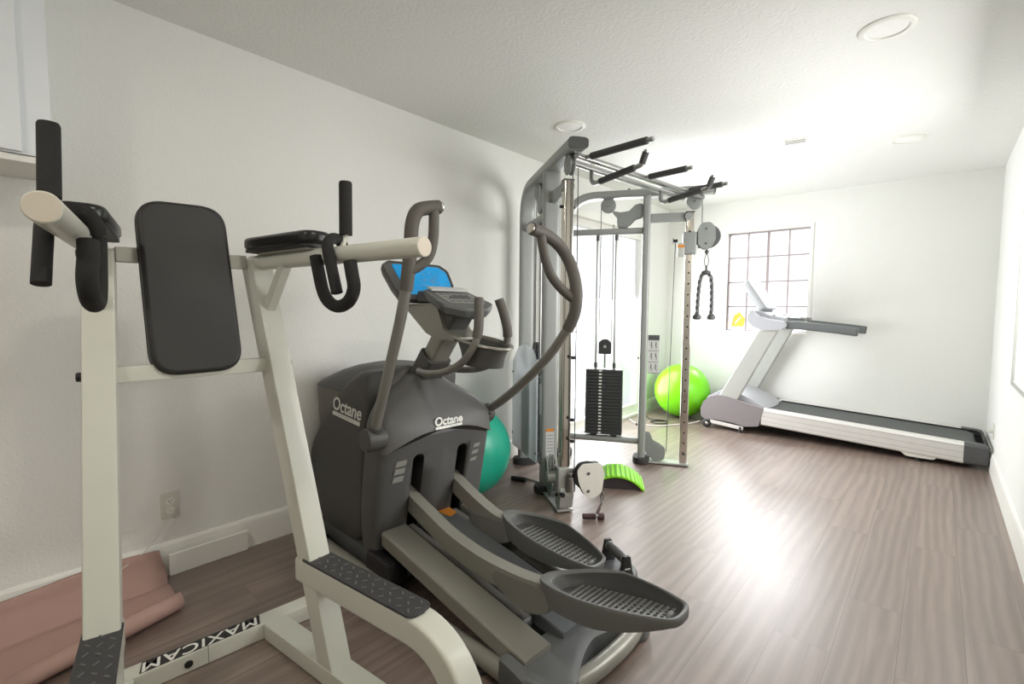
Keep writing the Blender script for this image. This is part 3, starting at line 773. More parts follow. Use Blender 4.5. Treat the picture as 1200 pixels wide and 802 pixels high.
moving(1, [(.79, .330, .670), (.90, .336, .735), (1.02, .337, .82), (1.13, .336, .908), (1.25, .335, 1.02), (1.345, .334, 1.135)],
       [(1.335, .334, 1.12), (1.372, .333, 1.19), (1.382, .333, 1.265), (1.366, .336, 1.345), (1.338, .330, 1.42), (1.316, .290, 1.482), (1.306, .22, 1.518), (1.300, .135, 1.535)],
       [(1.305, .185, 1.522), (1.306, .195, 1.47), (1.312, .215, 1.40), (1.325, .235, 1.345), (1.345, .280, 1.292), (1.375, .333, 1.245)],
       [(1.305, .190, 1.49), (1.310, .208, 1.415)])
# roller tracks and centre cover
def plank(name, v0, v1, a0, z0, a1, z1, th, m, bev=.012):
    b = B(); b.ext(fil([(v0, -th), (v1, -th), (v1, 0), (v0, 0)], [.002, .002, bev, bev], 4, True), 0, 1, 'vz')
    for vt in b.bm.verts:
        t = vt.co.x; vt.co.x = a0 + (a1 - a0) * t; vt.co.z += z0 + (z1 - z0) * t
    return b.obj(name, m, oc)
for sg in (-1, 1):
    plank('roller_track', sg * .157, sg * .283, .815, .235, 1.672, .104, .062, 'oct_metal')
plank('centre_cover', -.093, .093, .80, .236, 1.672, .104, .055, 'centre', .008)
for sg in (-1, 1): plank('roller_bed', sg * .094, sg * .156, .80, .175, 1.70, .055, .04, 'recess_shade', .002)
b = B(Matrix.Translation((.845, 0, .2305)) @ Matrix.Rotation(math.radians(8.8), 4, 'Y'))
b.ext([(-.04, .02), (.035, .045), (.02, .092), (-.045, .092)], -.0005, .0012, 'av'); b.ext([(-.04, -.02), (.035, -.045), (.02, -.092), (-.045, -.092)], -.0005, .0012, 'av')
b.each('warning_sticker', 'orange', oc, flat=True)
# rear casting
def arear(v):
    v = abs(v)
    if v < .20: return 1.732 + .080 * (v / .20) ** 1.5
    return 1.812 - .10 * ((v - .20) / .134) ** 2.4
def castz(a, v):
    sh = min(1, max(0, (abs(v) - .284) / .014)); sh = sh * sh * (3 - 2 * sh)
    return .086 - max(0, a - 1.68) * .06 + .030 * sh * max(0, 1 - max(0, a - 1.62) / .16)
b = B(); NV, NA = 48, 12; rows = []
for i in range(NV + 1):
    v = -.334 + .668 * i / NV; e_ = arear(v); row = [b.v((1.602, v, .004))]
    for k in range(NA + 1):
        a = 1.605 + (e_ - 1.605) * k / NA; t_ = max(0, (k - NA + 2) / 2)
        edge = max(0, (abs(v) - .315) / .019)
        row.append(b.v((a, v, castz(a, v) - .010 * t_ ** 2 - .012 * edge ** 2 - (.004 if k == 0 else 0))))
    row.append(b.v((e_ + .004, v, .004))); rows.append(row)
for i in range(NV):
    for k in range(len(rows[0]) - 1): b.f((rows[i][k], rows[i][k + 1], rows[i + 1][k + 1], rows[i + 1][k]))
b.f(rows[0]); b.f(list(reversed(rows[-1])))
b.obj('rear_cover', 'oct_cast', oc, ang=30)
# pedal arms
for sg in (-1, 1):
    if sg < 0:
        top = [(.765, .386), (.80, .375), (.963, .325), (1.106, .284), (1.267, .262), (1.41, .260), (1.53, .268), (1.63, .282)]
    else:
        top = [(.755, .420), (.78, .410), (.86, .378), (.93, .350), (1.02, .318), (1.10, .296), (1.15, .290), (1.20, .292)]
    tp = crv([(p[0], 0, p[1]) for p in top], 5)
    o = [(p[0], p[2]) for p in tp] + [(p[0], p[2] - .078) for p in reversed(tp)]
    b = B(); b.ext(o, sg * .125 - .0265, sg * .125 + .0265, 'az', .012, 3); pa = b.obj('pedal_arm', 'oct_metal', oc)
    e = tp[-1].x; zt = tp[-1].z
    b = B(); b.ext(fil([(e - .24, zt - .035), (e - .02, zt - .012), (e + .03, zt - .02), (e + .03, zt - .085), (e - .05, zt - .118), (e - .13, zt - .122), (e - .24, zt - .085)], [.02, .02, .01, .02, .02, .03, .02], 5, True), sg * .125 - .036, sg * .125 + .036, 'az', .008); b.obj('pedal_bracket', 'oct_tube', pa)
    ea = e - .10; b = B(); 
    zr = lambda a: .155 - (a - .80) * .14
    b.sweep([(.80, sg * .125, zr(.80) + .045), (ea, sg * .125, zr(ea) + .045)], rrect(.034, .036, .008), (0, 0, 1)); b.obj('roller_arm', 'oct_tube', pa)
    b = B(); b.cyl((ea - .02, sg * .125 - .022, .105 - (ea - .8) * .03), (ea - .02, sg * .125 + .022, .105 - (ea - .8) * .03), .034, n=28, bev=.004); b.obj('roller', 'darkgrey', pa)
# pedals
def pedal(origin, pitch):
    T = Matrix.Translation(origin) @ Matrix.Rotation(math.radians(-pitch), 4, 'Y')
    ol = [(0, .0), (.004, .020), (.03, .042), (.10, .066), (.20, .082), (.30, .083), (.40, .073), (.465, .059), (.50, .046), (.512, .024), (.514, 0)]
    full = [Vector(p) for p in ol] + [Vector((p[0], -p[1])) for p in reversed(ol[1:-1])]
    full = [Vector((p.x, p.y)) for p in crv([(q.x, q.y, 0) for q in full + [full[0]]], 4)][:-1]
    c = Vector((.27, 0))
    def lift(y): return .034 * (max(0, min(1, (y + .03) / .10))) ** 1.3          # the far side wall stands higher
    def ring(s, z, sx=None, rise=0, up=1.0):
        sx = s if sx is None else sx
        return [(c.x + (q.x - c.x) * sx, q.y * s, z + up * lift(q.y) * (1 - abs(q.x - .27) / .30) + rise * (max(0, q.x - .22) / .29) ** 1.5) for q in full]
    def inner(s, z, x0, x1, up=1.0):
        return [(x0 + (x1 - x0) * q.x / .514, q.y * s, z + up * lift(q.y) * (1 - abs(q.x - .27) / .30)) for q in full]
    fz = lambda a: -.024 + .012 * (max(0, a - .22) / .29) ** 1.5
    def floor_ring(s, x0, x1): return [(x0 + (x1 - x0) * q.x / .514, q.y * s, fz(x0 + (x1 - x0) * q.x / .514)) for q in full]
    b = B(T)
    b.loft([ring(.70, -.084, .90, .060, 0), ring(.86, -.078, .95, .058, 0), ring(.965, -.03, .985, .012, .6), ring(1.0, -.004), ring(1.0, .003), ring(.98, .006, .99), inner(.93, .006, .045, .503), inner(.905, .002, .05, .499)], cap=False)
    p = b.obj('pedal', 'pedal', oc, ang=50)
    b = B(T)
    b.loft([ring(.70, -.084, .90, .060, 0), ring(.0, -.084, .0, .060, 0)], cap=False)
    b.loft([inner(.905, .002, .05, .499), inner(.885, -.010, .06, .495, .75), inner(.85, -.013, .075, .490, .5), floor_ring(.80, .085, .486)], cap=False)
    b.obj('foot_well', 'pedal_shade', p, ang=50)
    b = B(T)
    q_ = floor_ring(.81, .083, .488); k_ = len(q_); hv = k_ // 2
    up_ = [b.v(p_) for p_ in q_]; dn_ = [b.v((p_[0], p_[1], p_[2] - .004)) for p_ in q_]
    for i in range(hv): b.f((up_[i], up_[i + 1], up_[(k_ - i - 1) % k_], up_[(k_ - i) % k_]))
    b.f(dn_)
    for i in range(k_): b.f((up_[i], up_[(i + 1) % k_], dn_[(i + 1) % k_], dn_[i]))
    b.mi = 1
    for k in range(17):
        a = .135 + k * .0205
        hw = .058 if a < .36 else .058 - (a - .36) * .18
        b.box((a, 0, fz(a) + .002), (.0100, hw * 2, .007), .0015, None, 1)
    for v in (-.036, -.018, 0, .018): b.sweep([(.30 + i * .04, v * (1 - i * .06), fz(.30 + i * .04) + .002) for i in range(5)], rrect(.004, .007, .001), (0, 0, 1))
    b.obj('tread', ['pedal_shade', 'pedal'], p)
    b = B(T); b.ball((.474, -.01, fz(.474) + .006), .016, (.6, 1.3, .8), 16, 10); b.obj('heel_bumper', 'pedal', p)
pedal((1.605, -.125, .293), 10.5)
pedal((1.155, .135, .305), -5.5)

# ------------------------------------------------------------------ corner cable machine
OX, OY = .75, 3.03
cm = thing('cable_machine', 'grey two-column cable machine with chrome columns and pull-up bar by the left wall', 'cable machine', (OX, OY, 0), 0)
def wing(x, y, deg): return Matrix.Translation((x - OX, y - OY, 0)) @ Matrix.Rotation(math.radians(deg), 4, 'Z')
WLT, WRT = wing(.671, 2.543, -36), wing(.834, 3.559, 25.7)
OV = ring2(.060, .112, 32, 4.0)      # flat oval tube: thin in the wing plane, wide across it
OVs = ring2(.050, .070, 24, 2.6)
CS = .315                            # chrome column station
def build_wing(T, q, full):
    """q: side of the wing that faces the inside of the machine"""
    # rear upright bending into the top beam
    b = B(T); b.sweep(fil([(-.62, 0, .045), (-.62, 0, 2.105), (.475, 0, 2.110)], .24, 12), OV, (0, 1, 0)); fr_ = b.obj('rear_upright', 'silver', cm)
    b = B(T); b.sweep([(.474, 0, 2.110), (.486, 0, 2.110)], [p * 1.02 for p in OV], (0, 1, 0)); b.obj('end_cap', 'darkgrey', fr_)
    b = B(T); b.sweep([(0, 0, .045), (0, 0, 2.085)], OV, (0, 1, 0)); fp = b.obj('front_upright', 'silver', cm)
    for s_, par in ((-.62, fr_), (0, fp)):
        b = B(T); b.loft([[(s_ + p[0], p[1], z) for p in ring2(.13 * k, .19 * k, 32, 2.4)] for z, k in ((0, .96), (.006, 1), (.040, 1), (.048, .94))]); b.obj('rubber_foot', 'rubber', par)
    for z, h in ((1.822, .052), (.168, .052)):
        b = B(T); b.sweep([(-.60, 0, z), (-.01, 0, z)], [Vector((p.x * h / .05, p.y)) for p in OVs], (0, 1, 0)); b.obj('cross_tube', 'silver', cm)
    b = B(T)
    for s_ in (-.14, .06):
        b.cyl((s_, 0, 2.135), (s_, 0, 2.152), .011, n=12, bev=.003)
    for z in (1.6, 1.45, .72, .30):
        b.cyl((-.655, 0, z), (-.646, 0, z), .012, n=12, bev=.003)
    b.each('bolt', 'darkgrey', fr_)
    # chrome column with peg holes
    b = B(T); b.sweep([(CS, 0, .012), (CS, 0, 1.945)], rrect(.060, .060, .010), (0, 1, 0)); cl = b.obj('chrome_column', 'chrome', cm)
    b = B(T)
    for k in range(19):
        z = .18 + k * .082
        b.cyl((CS, q * .0296, z), (CS, q * .0306, z), .0068, n=12)
    b.obj('peg_hole', 'recess_shade', cl)
    b = B(T); b.box((CS, 0, 1.948), (.063, .063, .012), .003); b.obj('column_cap', 'darkgrey', cl)
    b = B(T); b.box((CS * .5 + .01, 0, 1.915), (CS - .04, .034, .070), .006); b.cyl((CS - .01, -.036, 1.915), (CS - .01, .036, 1.915), .030, n=24, bev=.004); b.obj('top_bracket', 'silver', cm)
    b = B(T); b.box((CS * .5 + .01, 0, .014), (CS + .06, .10, .014), .003); b.obj('base_strip', 'silver_light', cm)
    b = B(T); b.cyl((CS, -.05, .10), (CS, .05, .10), .009, n=12, bev=.002); b.cyl((CS - .002, -.046, 1.80), (CS - .002, .046, 1.80), .009, n=12, bev=.002); b.each('stop_bolt', 'black', cl)
    # pulleys and their cover plates
    def pulley(s_, z, r, par=None, tw=.016, nm='pulley'):
        b = B(T); b.lathe((s_, -tw - .002, z), (0, 1, 0), [(0, 0), (r * .9, 0), (r, .004), (r, .008), (r * .84, tw), (r, 2 * tw - .004), (r, 2 * tw), (r * .9, 2 * tw + .004), (0, 2 * tw + .004)], 36)
        b.mi = 1; b.cyl((s_, -tw - .006, z), (s_, tw + .006, z), .010, n=14, bev=.002)
        return b.obj(nm, ['plate_grey', 'steel'], par or cm)
    pulley(-.295, 2.028, .058); pulley(.345, 2.030, .058)
    peanut = fil([(-.275, 1.985), (-.20, 1.968), (-.135, 1.975), (-.09, 2.02), (-.03, 2.035), (-.025, 1.93), (-.085, 1.915), (-.13, 1.868), (-.175, 1.850), (-.225, 1.870), (-.225, 1.93)], .03, 5, True)
    for tt in (-.030, .026):
        b = B(T); b.ext(peanut, tt, tt + .005, 'az', .001); b.obj('cover_plate', 'plate_grey', cm)
    pulley(-.178, 1.882, .046, tw=.014); pulley(-.065, 1.975, .040, tw=.014)
    low = fil([(.015, .245), (.065, .235), (.085, .175), (.13, .155), (.185, .115), (.175, .035), (.10, .022), (.05, .06), (.012, .13)], .03, 5, True)
    for tt in (-.030, .026):
        b = B(T); b.ext(low, tt, tt + .005, 'az', .001); b.obj('cover_plate', 'plate_grey', cm)
    # weight stack
    S0, S1 = -.300, .29
    b = B(T)
    for s_ in (S0 - .072, S0 + .074): b.cyl((s_, 0, .19), (s_, 0, 1.80), .0095, n=14)
    b.each('guide_rod', 'steel', cm)
    b = B(T)
    for s_ in (S0 - .072, S0 + .074): b.cyl((s_, 0, 1.755), (s_, 0, 1.798), .013, n=16, bev=.003); b.cyl((s_, 0, .742), (s_, 0, .785), .015, n=16, bev=.003)
    b.each('rod_collar', 'darkgrey', cm)
    b = B(T)
    for s_ in (S0 - .08, S0 + .08): b.box((s_, 0, .200), (.05, .07, .018), .004)
    b.each('stack_bumper', 'rubber', cm)
    for k in range(20):
        z = .222 + k * .0262
        b = B(T); b.box((S0, 0, z), (S1, .105, .0248), .003, None, 1); w = b.obj('weight_plate', 'iron', cm)
        b = B(T); b.box((S0 - .028, -.0527, z + .002), (.022, .001, .011)); b.obj('weight_label', 'white_print', w, flat=True)
    b = B(T); b.box((S0, -.0535, .60), (.014, .01, .012), .003); b.cyl((S0, -.05, .60), (S0, -.075, .60), .006, n=12); b.obj('selector_pin', 'darkgrey', cm)
    b = B(T); b.cyl((S0, 0, .74), (S0, 0, .87), .010, n=14); b.obj('lifting_stem', 'steel', cm)
    bl = fil([(S0 - .05, .855), (S0 + .05, .855), (S0 + .05, .945), (S0 + .02, .975), (S0 - .02, .975), (S0 - .05, .945)], [.006, .006, .03, .03, .03, .03], 5, True)
    b = B(T); b.ext(bl, -.022, .022, 'az', .004); b.mi = 1; b.cyl((S0, -.028, .915), (S0, .028, .915), .012, n=16, bev=.003); b.obj('stack_pulley', ['iron', 'silver_light'], cm)
    b = B(T)
    b.tube([(S0 - .050, 0, .945), (S0 - .050, 0, 2.02)], .0030, 8); b.tube([(S0 + .048, 0, .945), (S0 + .048, 0, 1.88)], .0030, 8)
    b.tube([(.40, 0, 2.02), (.402, 0, 1.86 if full else .30)], .0030, 8)
    b.tube([(.215, 0, 1.74 if full else .26), (.19, 0, .10)] if full else [(.215, 0, 1.86), (.215, 0, .26)], .0030, 8)
    b.each('pull_cable', 'cable', cm)
    return pulley
pR = build_wing(WRT, -1, True)
pL = build_wing(WLT, 1, False)
b = B(WLT); b.tube([(.402, .030, 2.0), (.398, .036, .27)], .003, 8); b.each('pull_cable', 'cable', cm)
b = B(WLT)
for z in (.93, .565, .44): b.box((CS + .045, .022, z), (.034, .012, .012), .002); b.box((CS + .064, .026, z), (.016, .022, .020), .003)
b.each('cable_guide', 'black', cm)
# frosted guard over the left weight stack
g = fil([(-.70, .135), (.02, .20), (.025, .84), (-.06, .93), (-.29, .965), (-.50, .93), (-.695, .80)], [.03, .02, .05, .1, .2, .15, .08], 6, True)
b = B(WLT); b.ext(g, -.088, -.083, 'az', .001); gd = b.obj('stack_guard', 'frost', cm)
b = B(WLT)
for s_, z in ((-.67, .72), (-.67, .24), (0, .80), (0, .26)): b.cyl((s_, -.094, z), (s_, -.05, z), .010, n=14, bev=.002)
b.each('guard_bolt', 'darkgrey', gd)
# labels on the left front upright
b = B(WLT); b.box((.0, -.0585, .62), (.044, .0012, .20), .0002); b.obj('upright_label', 'ltgrey', cm, flat=True)
b = B(WLT); b.box((.0305, 0, .33), (.0012, .055, .16), .0002); b.mi = 1; b.box((.0308, 0, .42), (.0012, .055, .02), .0002)
b.mi = 2
for k in range(6): b.box((.0312, 0, .385 - k * .021), (.0006, .042, .006))
b.obj('warning_label', ['ltgrey', 'orange', 'keypad'], cm, flat=True)
# exercise placard on the right front upright
b = B(WRT); b.box((.075, -.02, .865), (.085, .004, .30), .001); pcd = b.obj('placard', 'ltgrey', cm, flat=True)
b = B(WRT); b.box((.075, -.0225, .995), (.085, .002, .040)); b.obj('placard_header', 'darkgrey', pcd, flat=True)
b = B(WRT)
for z in (.892, .805, .718): b.box((.075, -.0228, z), (.085, .001, .003))
random.seed(5)
for zc in (.935, .85, .762):
    for xc in (.058, .092):
        b.ball((xc, -.0225, zc + .022), .0045, (1, .2, 1), 8, 6)
        b.box((xc, -.0228, zc + .004), (.007, .001, .026), 0, Euler((0, random.uniform(-.4, .4), 0)))
        b.box((xc + .005, -.0228, zc - .016), (.004, .001, .022), 0, Euler((0, random.uniform(-.5, .5), 0)))
b.obj('placard_pictogram', 'darkgrey', pcd, flat=True)
b = B(WRT)
for z in (1.01, .98): pass
b.cyl((-.034, 0, .83), (-.046, 0, .83), .010, n=12); b.cyl((-.034, 0, .30), (-.046, 0, .30), .010, n=12); b.each('side_bolt', 'darkgrey', cm)

# right carriage, set high: sleeve, pin, swivel pulley
T = WRT
b = B(T); b.box((CS, 0, 1.715), (.098, .098, .17), .014); cr_ = b.obj('carriage_sleeve', 'plate_grey', cm)
b = B(T); b.box((CS - .062, -.03, 1.665), (.05, .06, .10), .006); b.obj('pin_housing', 'silver_light', cr_)
b = B(T); b.box((CS - .0625, -.0605, 1.690), (.05, .0015, .022)); b.obj('sleeve_sticker', 'orange', cr_, flat=True)
b = B(T); b.cyl((CS - .085, -.03, 1.735), (CS - .115, -.03, 1.735), .012, n=16, bev=.003); b.cyl((CS - .115, -.03, 1.735), (CS - .123, -.03, 1.735), .020, n=18, bev=.003); b.obj('pin_knob', 'black', cr_)
b = B(T); b.cyl((CS + .045, 0, 1.725), (CS + .085, 0, 1.725), .022, n=20); b.box((CS + .075, 0, 1.725), (.03, .05, .09), .006); b.obj('swivel_joint', 'darkgrey', cr_)
def swivel_plates(T, parent, out):
    for tt in (-.028, .022):
        b = B(T); b.ext(out, tt, tt + .006, 'az', .001); b.obj('pulley_plate', 'plate_grey', parent)
    return
po = fil([(.375, 1.70), (.42, 1.665), (.47, 1.68), (.498, 1.74), (.495, 1.83), (.46, 1.868), (.395, 1.865), (.372, 1.82)], .035, 5, True)
swivel_plates(T, cr_, po)
b = B(T); b.lathe((.447, -.017, 1.765), (0, 1, 0), [(0, 0), (.085, 0), (.088, .006), (.074, .017), (.088, .028), (.085, .034), (0, .034)], 36); b.obj('pulley_wheel', 'darkgrey', cr_)
b = B(T)
for z in (1.82, 1.71): b.cyl((.43, -.031, z), (.43, .031, z), .009, n=12, bev=.002)
b.each('plate_bolt', 'darkgrey', cr_)
b = B(T); b.tube([(.441, 0, 1.67), (.441, 0, 1.645)], .004, 8); b.ball((.441, 0, 1.650), .016, n=18, m=12); b.obj('cable_stop', 'darkgrey', cr_)

# left carriage, set low: the swivel arm is turned towards the inside of the machine
T = WLT
b = B(T); b.box((CS, 0, .20), (.104, .104, .15), .014); cl_ = b.obj('carriage_sleeve', 'silver_light', cm)
b = B(T); b.ext(fil([(CS - .03, .03), (CS + .045, .03), (CS + .07, .12), (CS + .06, .16), (CS - .05, .16)], .015, 4, True), -.040, .040, 'az', .004); b.obj('sleeve_skirt', 'silver_light', cl_)
b = B(T); b.cyl((CS - .03, -.10, .20), (CS - .03, .0, .20), .034, .046, n=24, bev=.006); b.obj('pin_housing', 'silver', cl_)
b = B(T); b.lathe((CS - .05, -.075, .285), (.3, 1, 0), [(0, 0), (.048, 0), (.052, .005), (.040, .014), (.052, .023), (.048, .028), (0, .028)], 32); b.obj('guide_pulley', 'silver', cl_)
b = B(T); b.cyl((CS + .062, .02, .14), (CS + .062, .02, .23), .030, n=24, bev=.004); b.cyl((CS + .062, .02, .235), (CS + .062, .02, .25), .02, n=18); b.obj('swivel_joint', 'steel', cl_)
b = B(T); b.cyl((CS + .055, -.03, .125), (CS + .085, -.03, .125), .014, n=14, bev=.003); b.obj('pin_knob', 'black', cl_)
def vz_plate(T, s0, s1, out): 
    b = B(T); b.ext(out, s0, s1, 'vz', .0015); return b
po = fil([(.055, .205), (.045, .275), (.075, .312), (.195, .312), (.215, .25), (.200, .135), (.15, .105), (.10, .115), (.075, .16)], .035, 6, True)
for s0 in (.372, .418): vz_plate(T, s0, s0 + .006, po).obj('pulley_plate', 'offwhite' if s0 > .4 else 'plate_grey', cl_)
b = B(T); b.lathe((.381, .115, .235), (1, 0, 0), [(0, 0), (.080, 0), (.084, .006), (.070, .017), (.084, .028), (.080, .034), (0, .034)], 36); b.obj('pulley_wheel', 'black', cl_)
b = B(T)
for v, z in ((.115, .255), (.115, .150)): b.cyl((.422, v, z), (.429, v, z), .009, n=14, bev=.002)
b.each('plate_bolt', 'darkgrey', cl_)
b = B(T); b.ball((.40, .205, .148), .016, n=16, m=10); b.tube([(.40, .19, .17), (.40, .206, .148), (.40, .212, .12)], .004, 8); b.obj('cable_stop', 'black', cl_)

# pull-up station: two rails across the wings with grips reaching forward
def loc(p): return (p[0] - OX, p[1] - OY, p[2])
bar = []
b = B(); b.tube([loc((1.022, 2.300, 2.058)), loc((1.192, 3.735, 2.058))], .0185, 18); r1 = b.obj('pull_up_rail', 'steel', cm)
b = B(); b.tube([loc((.925, 2.36, 2.058)), loc((1.068, 3.67, 2.058))], .0185, 18); r2 = b.obj('pull_up_rail', 'steel', cm)
fw = Vector((.9945, -.105, 0))
def grip(p, L, hook):
    p = Vector(loc(p))
    if not hook:
        b = B(); b.tube([p, p + fw * L], .0125, 14); g = b.obj('pull_up_grip', 'steel', cm)
        b = B(); b.tube([p + fw * .035, p + fw * (L - .035)], .019, 16); b.obj('foam_sleeve', 'pupgrip', g)
    else:
        Z = Vector((0, 0, 1))
        P = fil([p, p - Z * .085, p + fw * .345 - Z * (.060 - .02), p + fw * .375 + Z * .035], [0, .06, .03, 0], 8)
        b = B(); b.tube(P, .0135, 14); g = b.obj('pull_up_grip', 'steel', cm)
        a = P[9] + (P[10] - P[9]) * .08; c = P[9] + (P[10] - P[9]) * .90
        b = B(); b.tube([a, c], .019, 16); b.obj('foam_sleeve', 'pupgrip', g)
        e0, e1 = P[-1] - (P[-1] - P[-2]).normalized() * .075, P[-1] - (P[-1] - P[-2]).normalized() * .012
        b = B(); b.tube([e0, e1], .0185, 16); b.obj('foam_sleeve', 'pupgrip', g)
grip((1.045, 2.365, 2.058), .42, False)
grip((.957, 2.560, 2.045), .40, True)
grip((1.105, 2.96, 2.058), .32, False)
grip((1.060, 3.30, 2.045), .40, True)
grip((1.165, 3.47, 2.058), .30, False)

# ------------------------------------------------------------------ rope hanging from the right carriage, strap lying under the left one
rt = thing('triceps_rope', 'dark grey braided double rope handle hanging from the right column pulley', 'rope handle', (0, 0, 0), 0)
T = Matrix.Translation((.834, 3.559, 0)) @ Matrix.Rotation(math.radians(25.7), 4, 'Z')
rt.matrix_world = T @ Matrix.Translation((.441, 0, 1.645))
rx = .441; rz = 1.645
b = B(); P = [(.0, 0, -.012)]
ck = [( .014 * math.sin(2 * PI * k / 24) * (1 - .35 * math.cos(2 * PI * k / 24)), 0, -.055 + .045 * math.cos(2 * PI * k / 24)) for k in range(24)]
b.tube(ck, .0032, 8, closed=True); b.obj('carabiner', 'darkgrey', rt)
b = B(); b.cyl((0, 0, -.135), (0, 0, -.098), .009, n=12); b.ball((0, 0, -.150), .030, (1.15, .7, .6), 20, 12); b.obj('ferrule', 'darkgrey', rt)
P = crv([(-.055, 0, -.47), (-.052, 0, -.36), (-.045, 0, -.24), (-.030, 0, -.175), (0, 0, -.150), (.030, 0, -.175), (.042, 0, -.24), (.046, 0, -.36), (.045, 0, -.47)], 14)
b = B()
fr_ = b.frames(P); rings = []
d = 0
for i, (p, a_, b_, t_) in enumerate(fr_):
    if i: d += (P[i] - P[i - 1]).length
    rings.append([p + (a_ * math.cos(2 * PI * k / 12) + b_ * math.sin(2 * PI * k / 12)) * (.0125 + .0028 * math.cos(3 * (2 * PI * k / 12) + d * 130)) for k in range(12)])
b.loft(rings); b.obj('rope', 'darkgrey', rt)
for x in (-.055, .045):
    b = B(); b.lathe((x, 0, -.505), (0, 0, 1), [(0, 0), (.020, .0), (.030, .008), (.031, .022), (.022, .036), (.014, .045), (0, .045)], 24); b.obj('rubber_end', 'darkgrey', rt)

ak = thing('ankle_strap', 'dark burgundy ankle strap hanging from the low pulley and lying on the floor', 'ankle strap', (1.135, 2.39, 0), 0)
# world points relative to the empty
def rel(p): return (p[0] - 1.135, p[1] - 2.39, p[2])
T = Matrix.Translation((.671, 2.543, 0)) @ Matrix.Rotation(math.radians(-36), 4, 'Z')
top = T @ Vector((.40, .212, .118))
b = B(); b.tube([Vector(rel(top + Vector((.011 * math.cos(t), -.004 * math.cos(t), -.022 + .022 * math.sin(t))))) for t in [2 * PI * k / 18 for k in range(18)]], .003, 8, closed=True); b.obj('carabiner', 'black', ak)
rg = top + Vector((.0, -.005, -.048))
b = B(); b.tube([Vector(rel(rg + Vector((.012 * math.cos(t), -.008 * math.cos(t), .012 * math.sin(t))))) for t in [2 * PI * k / 20 for k in range(20)]], .0028, 8, closed=True); b.obj('ring', 'steel', ak)
end = Vector((1.150, 2.372, .036))
b = B(); mid = (rg + end) / 2 + Vector((.006, -.002, .006))
b.sweep([Vector(rel(p)) for p in crv([rg + Vector((0, 0, -.008)), mid, end], 5)], rrect(.022, .003, .001), (1, -.6, 0)); b.obj('webbing', 'red', ak)
b = B(); u = Vector((.75, .66, 0))
for s0, s1, r in ((-.075, .002, .017), (.012, .05, .019)):
    c0 = Vector((1.140, 2.375, .0195)) + u * s0; c1 = Vector((1.140, 2.375, .0195)) + u * s1
    b.cyl(Vector(rel(c0)), Vector(rel(c1)), r, n=18, bev=.005)
b.each('cuff', 'red', ak)
b = B(); b.box(rel((1.158, 2.362, .038)), (.02, .014, .003), .001, Euler((0, .5, .7))); b.obj('buckle', 'steel', ak)

# handle lying on the floor behind the left wing
hs = thing('strap_handle', 'small black strap handle lying on the floor behind the left front upright', 'handle', (.42, 2.56, 0), 20)
b = B(); b.cyl((-.07, 0, .017), (.04, 0, .017), .016, n=18, bev=.003); b.obj('hand_grip', 'foam', hs)
b = B(); b.sweep(crv([(-.07, 0, .017), (-.02, .035, .010), (.05, .045, .006), (.13, .02, .005), (.16, -.01, .004)], 5), rrect(.02, .003, .001), (0, 0, 1)); b.obj('webbing', 'black', hs)

# ------------------------------------------------------------------ treadmill along the far wall
tm = thing('treadmill', 'grey and white treadmill along the far wall under the window', 'treadmill', (.70, 5.085, 0), 0)
WD = .735
def slope(a): return .27 - (a - .63) * .0468       # top of the side rails
hood_o = [(.048, .11), (.045, .20), (.075, .275), (.13, .325), (.215, .352), (.30, .342), (.42, .318), (.54, .290), (.645, .268), (.605, .088), (.48, .068), (.36, .088), (.20, .098), (.10, .085)]
b = B(); b.ext(fil(hood_o, [.02, .04, .04, .04, .03, .05, .05, .03, .008, .01, .03, .03, .03, .02], 5, True), -.002, .078, 'az', .012, 3); b.obj('side_cover', 'tm_grey', tm)
b = B(); b.ext(fil(hood_o, [.02, .04, .04, .04, .03, .05, .05, .03, .008, .01, .03, .03, .03, .02], 5, True), WD - .078, WD + .002, 'az', .012, 3); b.obj('side_cover', 'tm_grey', tm)
b = B()
hp = [(.05, .12), (.055, .24), (.09, .315), (.18, .375), (.30, .392), (.42, .370), (.52, .330), (.60, .285), (.63, .255)]
rings = []
for k in range(13):
    v = .07 + (WD - .14) * k / 12; u = (k - 6) / 6; bow = .07 * (1 - u * u)
    rings.append([(p[0] + (bow * .6 if p[0] > .5 else -.02 * (1 - u * u) if p[0] < .1 else 0), v, p[1]) for p in hp] + [(.60, v, .10), (.10, v, .10)])
b.loft(rings); b.obj('motor_hood', 'tm_light', tm, ang=45)
rp = fil([(.0, -.165), (.085, -.165), (.095, -.03), (.085, 0), (.012, 0), (.0, -.02)], [.02, .004, .01, .02, .012, .01], 4, True)
def rail(v0, sg):
    b = B(); b.loft([[(a, v0 + sg * q.x, slope(a) + q.y) for q in rp] for a in (.625, 2.068)])
    r = b.obj('side_rail', 'tm_white', tm)
    b = B()
    for z in (-.030, -.075, -.120): b.loft([[(a, v0 - sg * .0006, slope(a) + z + dz) for dz in (-.0022, .0022)] + [(a, v0 + sg * .002, slope(a) + z + dz) for dz in (.0022, -.0022)] for a in (.63, 2.065)])
    b.obj('rail_groove', 'groove', r, flat=True)
    b = B()
    rc = [(.0, -.165), (.088, -.165), (.098, -.03), (.088, .004), (.012, .004), (-.003, -.02)]
    rr = fil(rc, [.03, .01, .01, .02, .012, .01], 4, True)
    b.loft([[(a, v0 + sg * (q.x if s_ == 1 else .047 + (q.x - .047) * s_), slope(a) - .08 + (q.y + .08) * s_) for q in rr] for a, s_ in ((2.066, 1), (2.16, 1), (2.195, .94), (2.208, .75))])
    b.obj('end_cap', 'darkgrey', r)
rail(0, 1); rail(WD, -1)
b = B(); bz = lambda a: slope(a) - .016
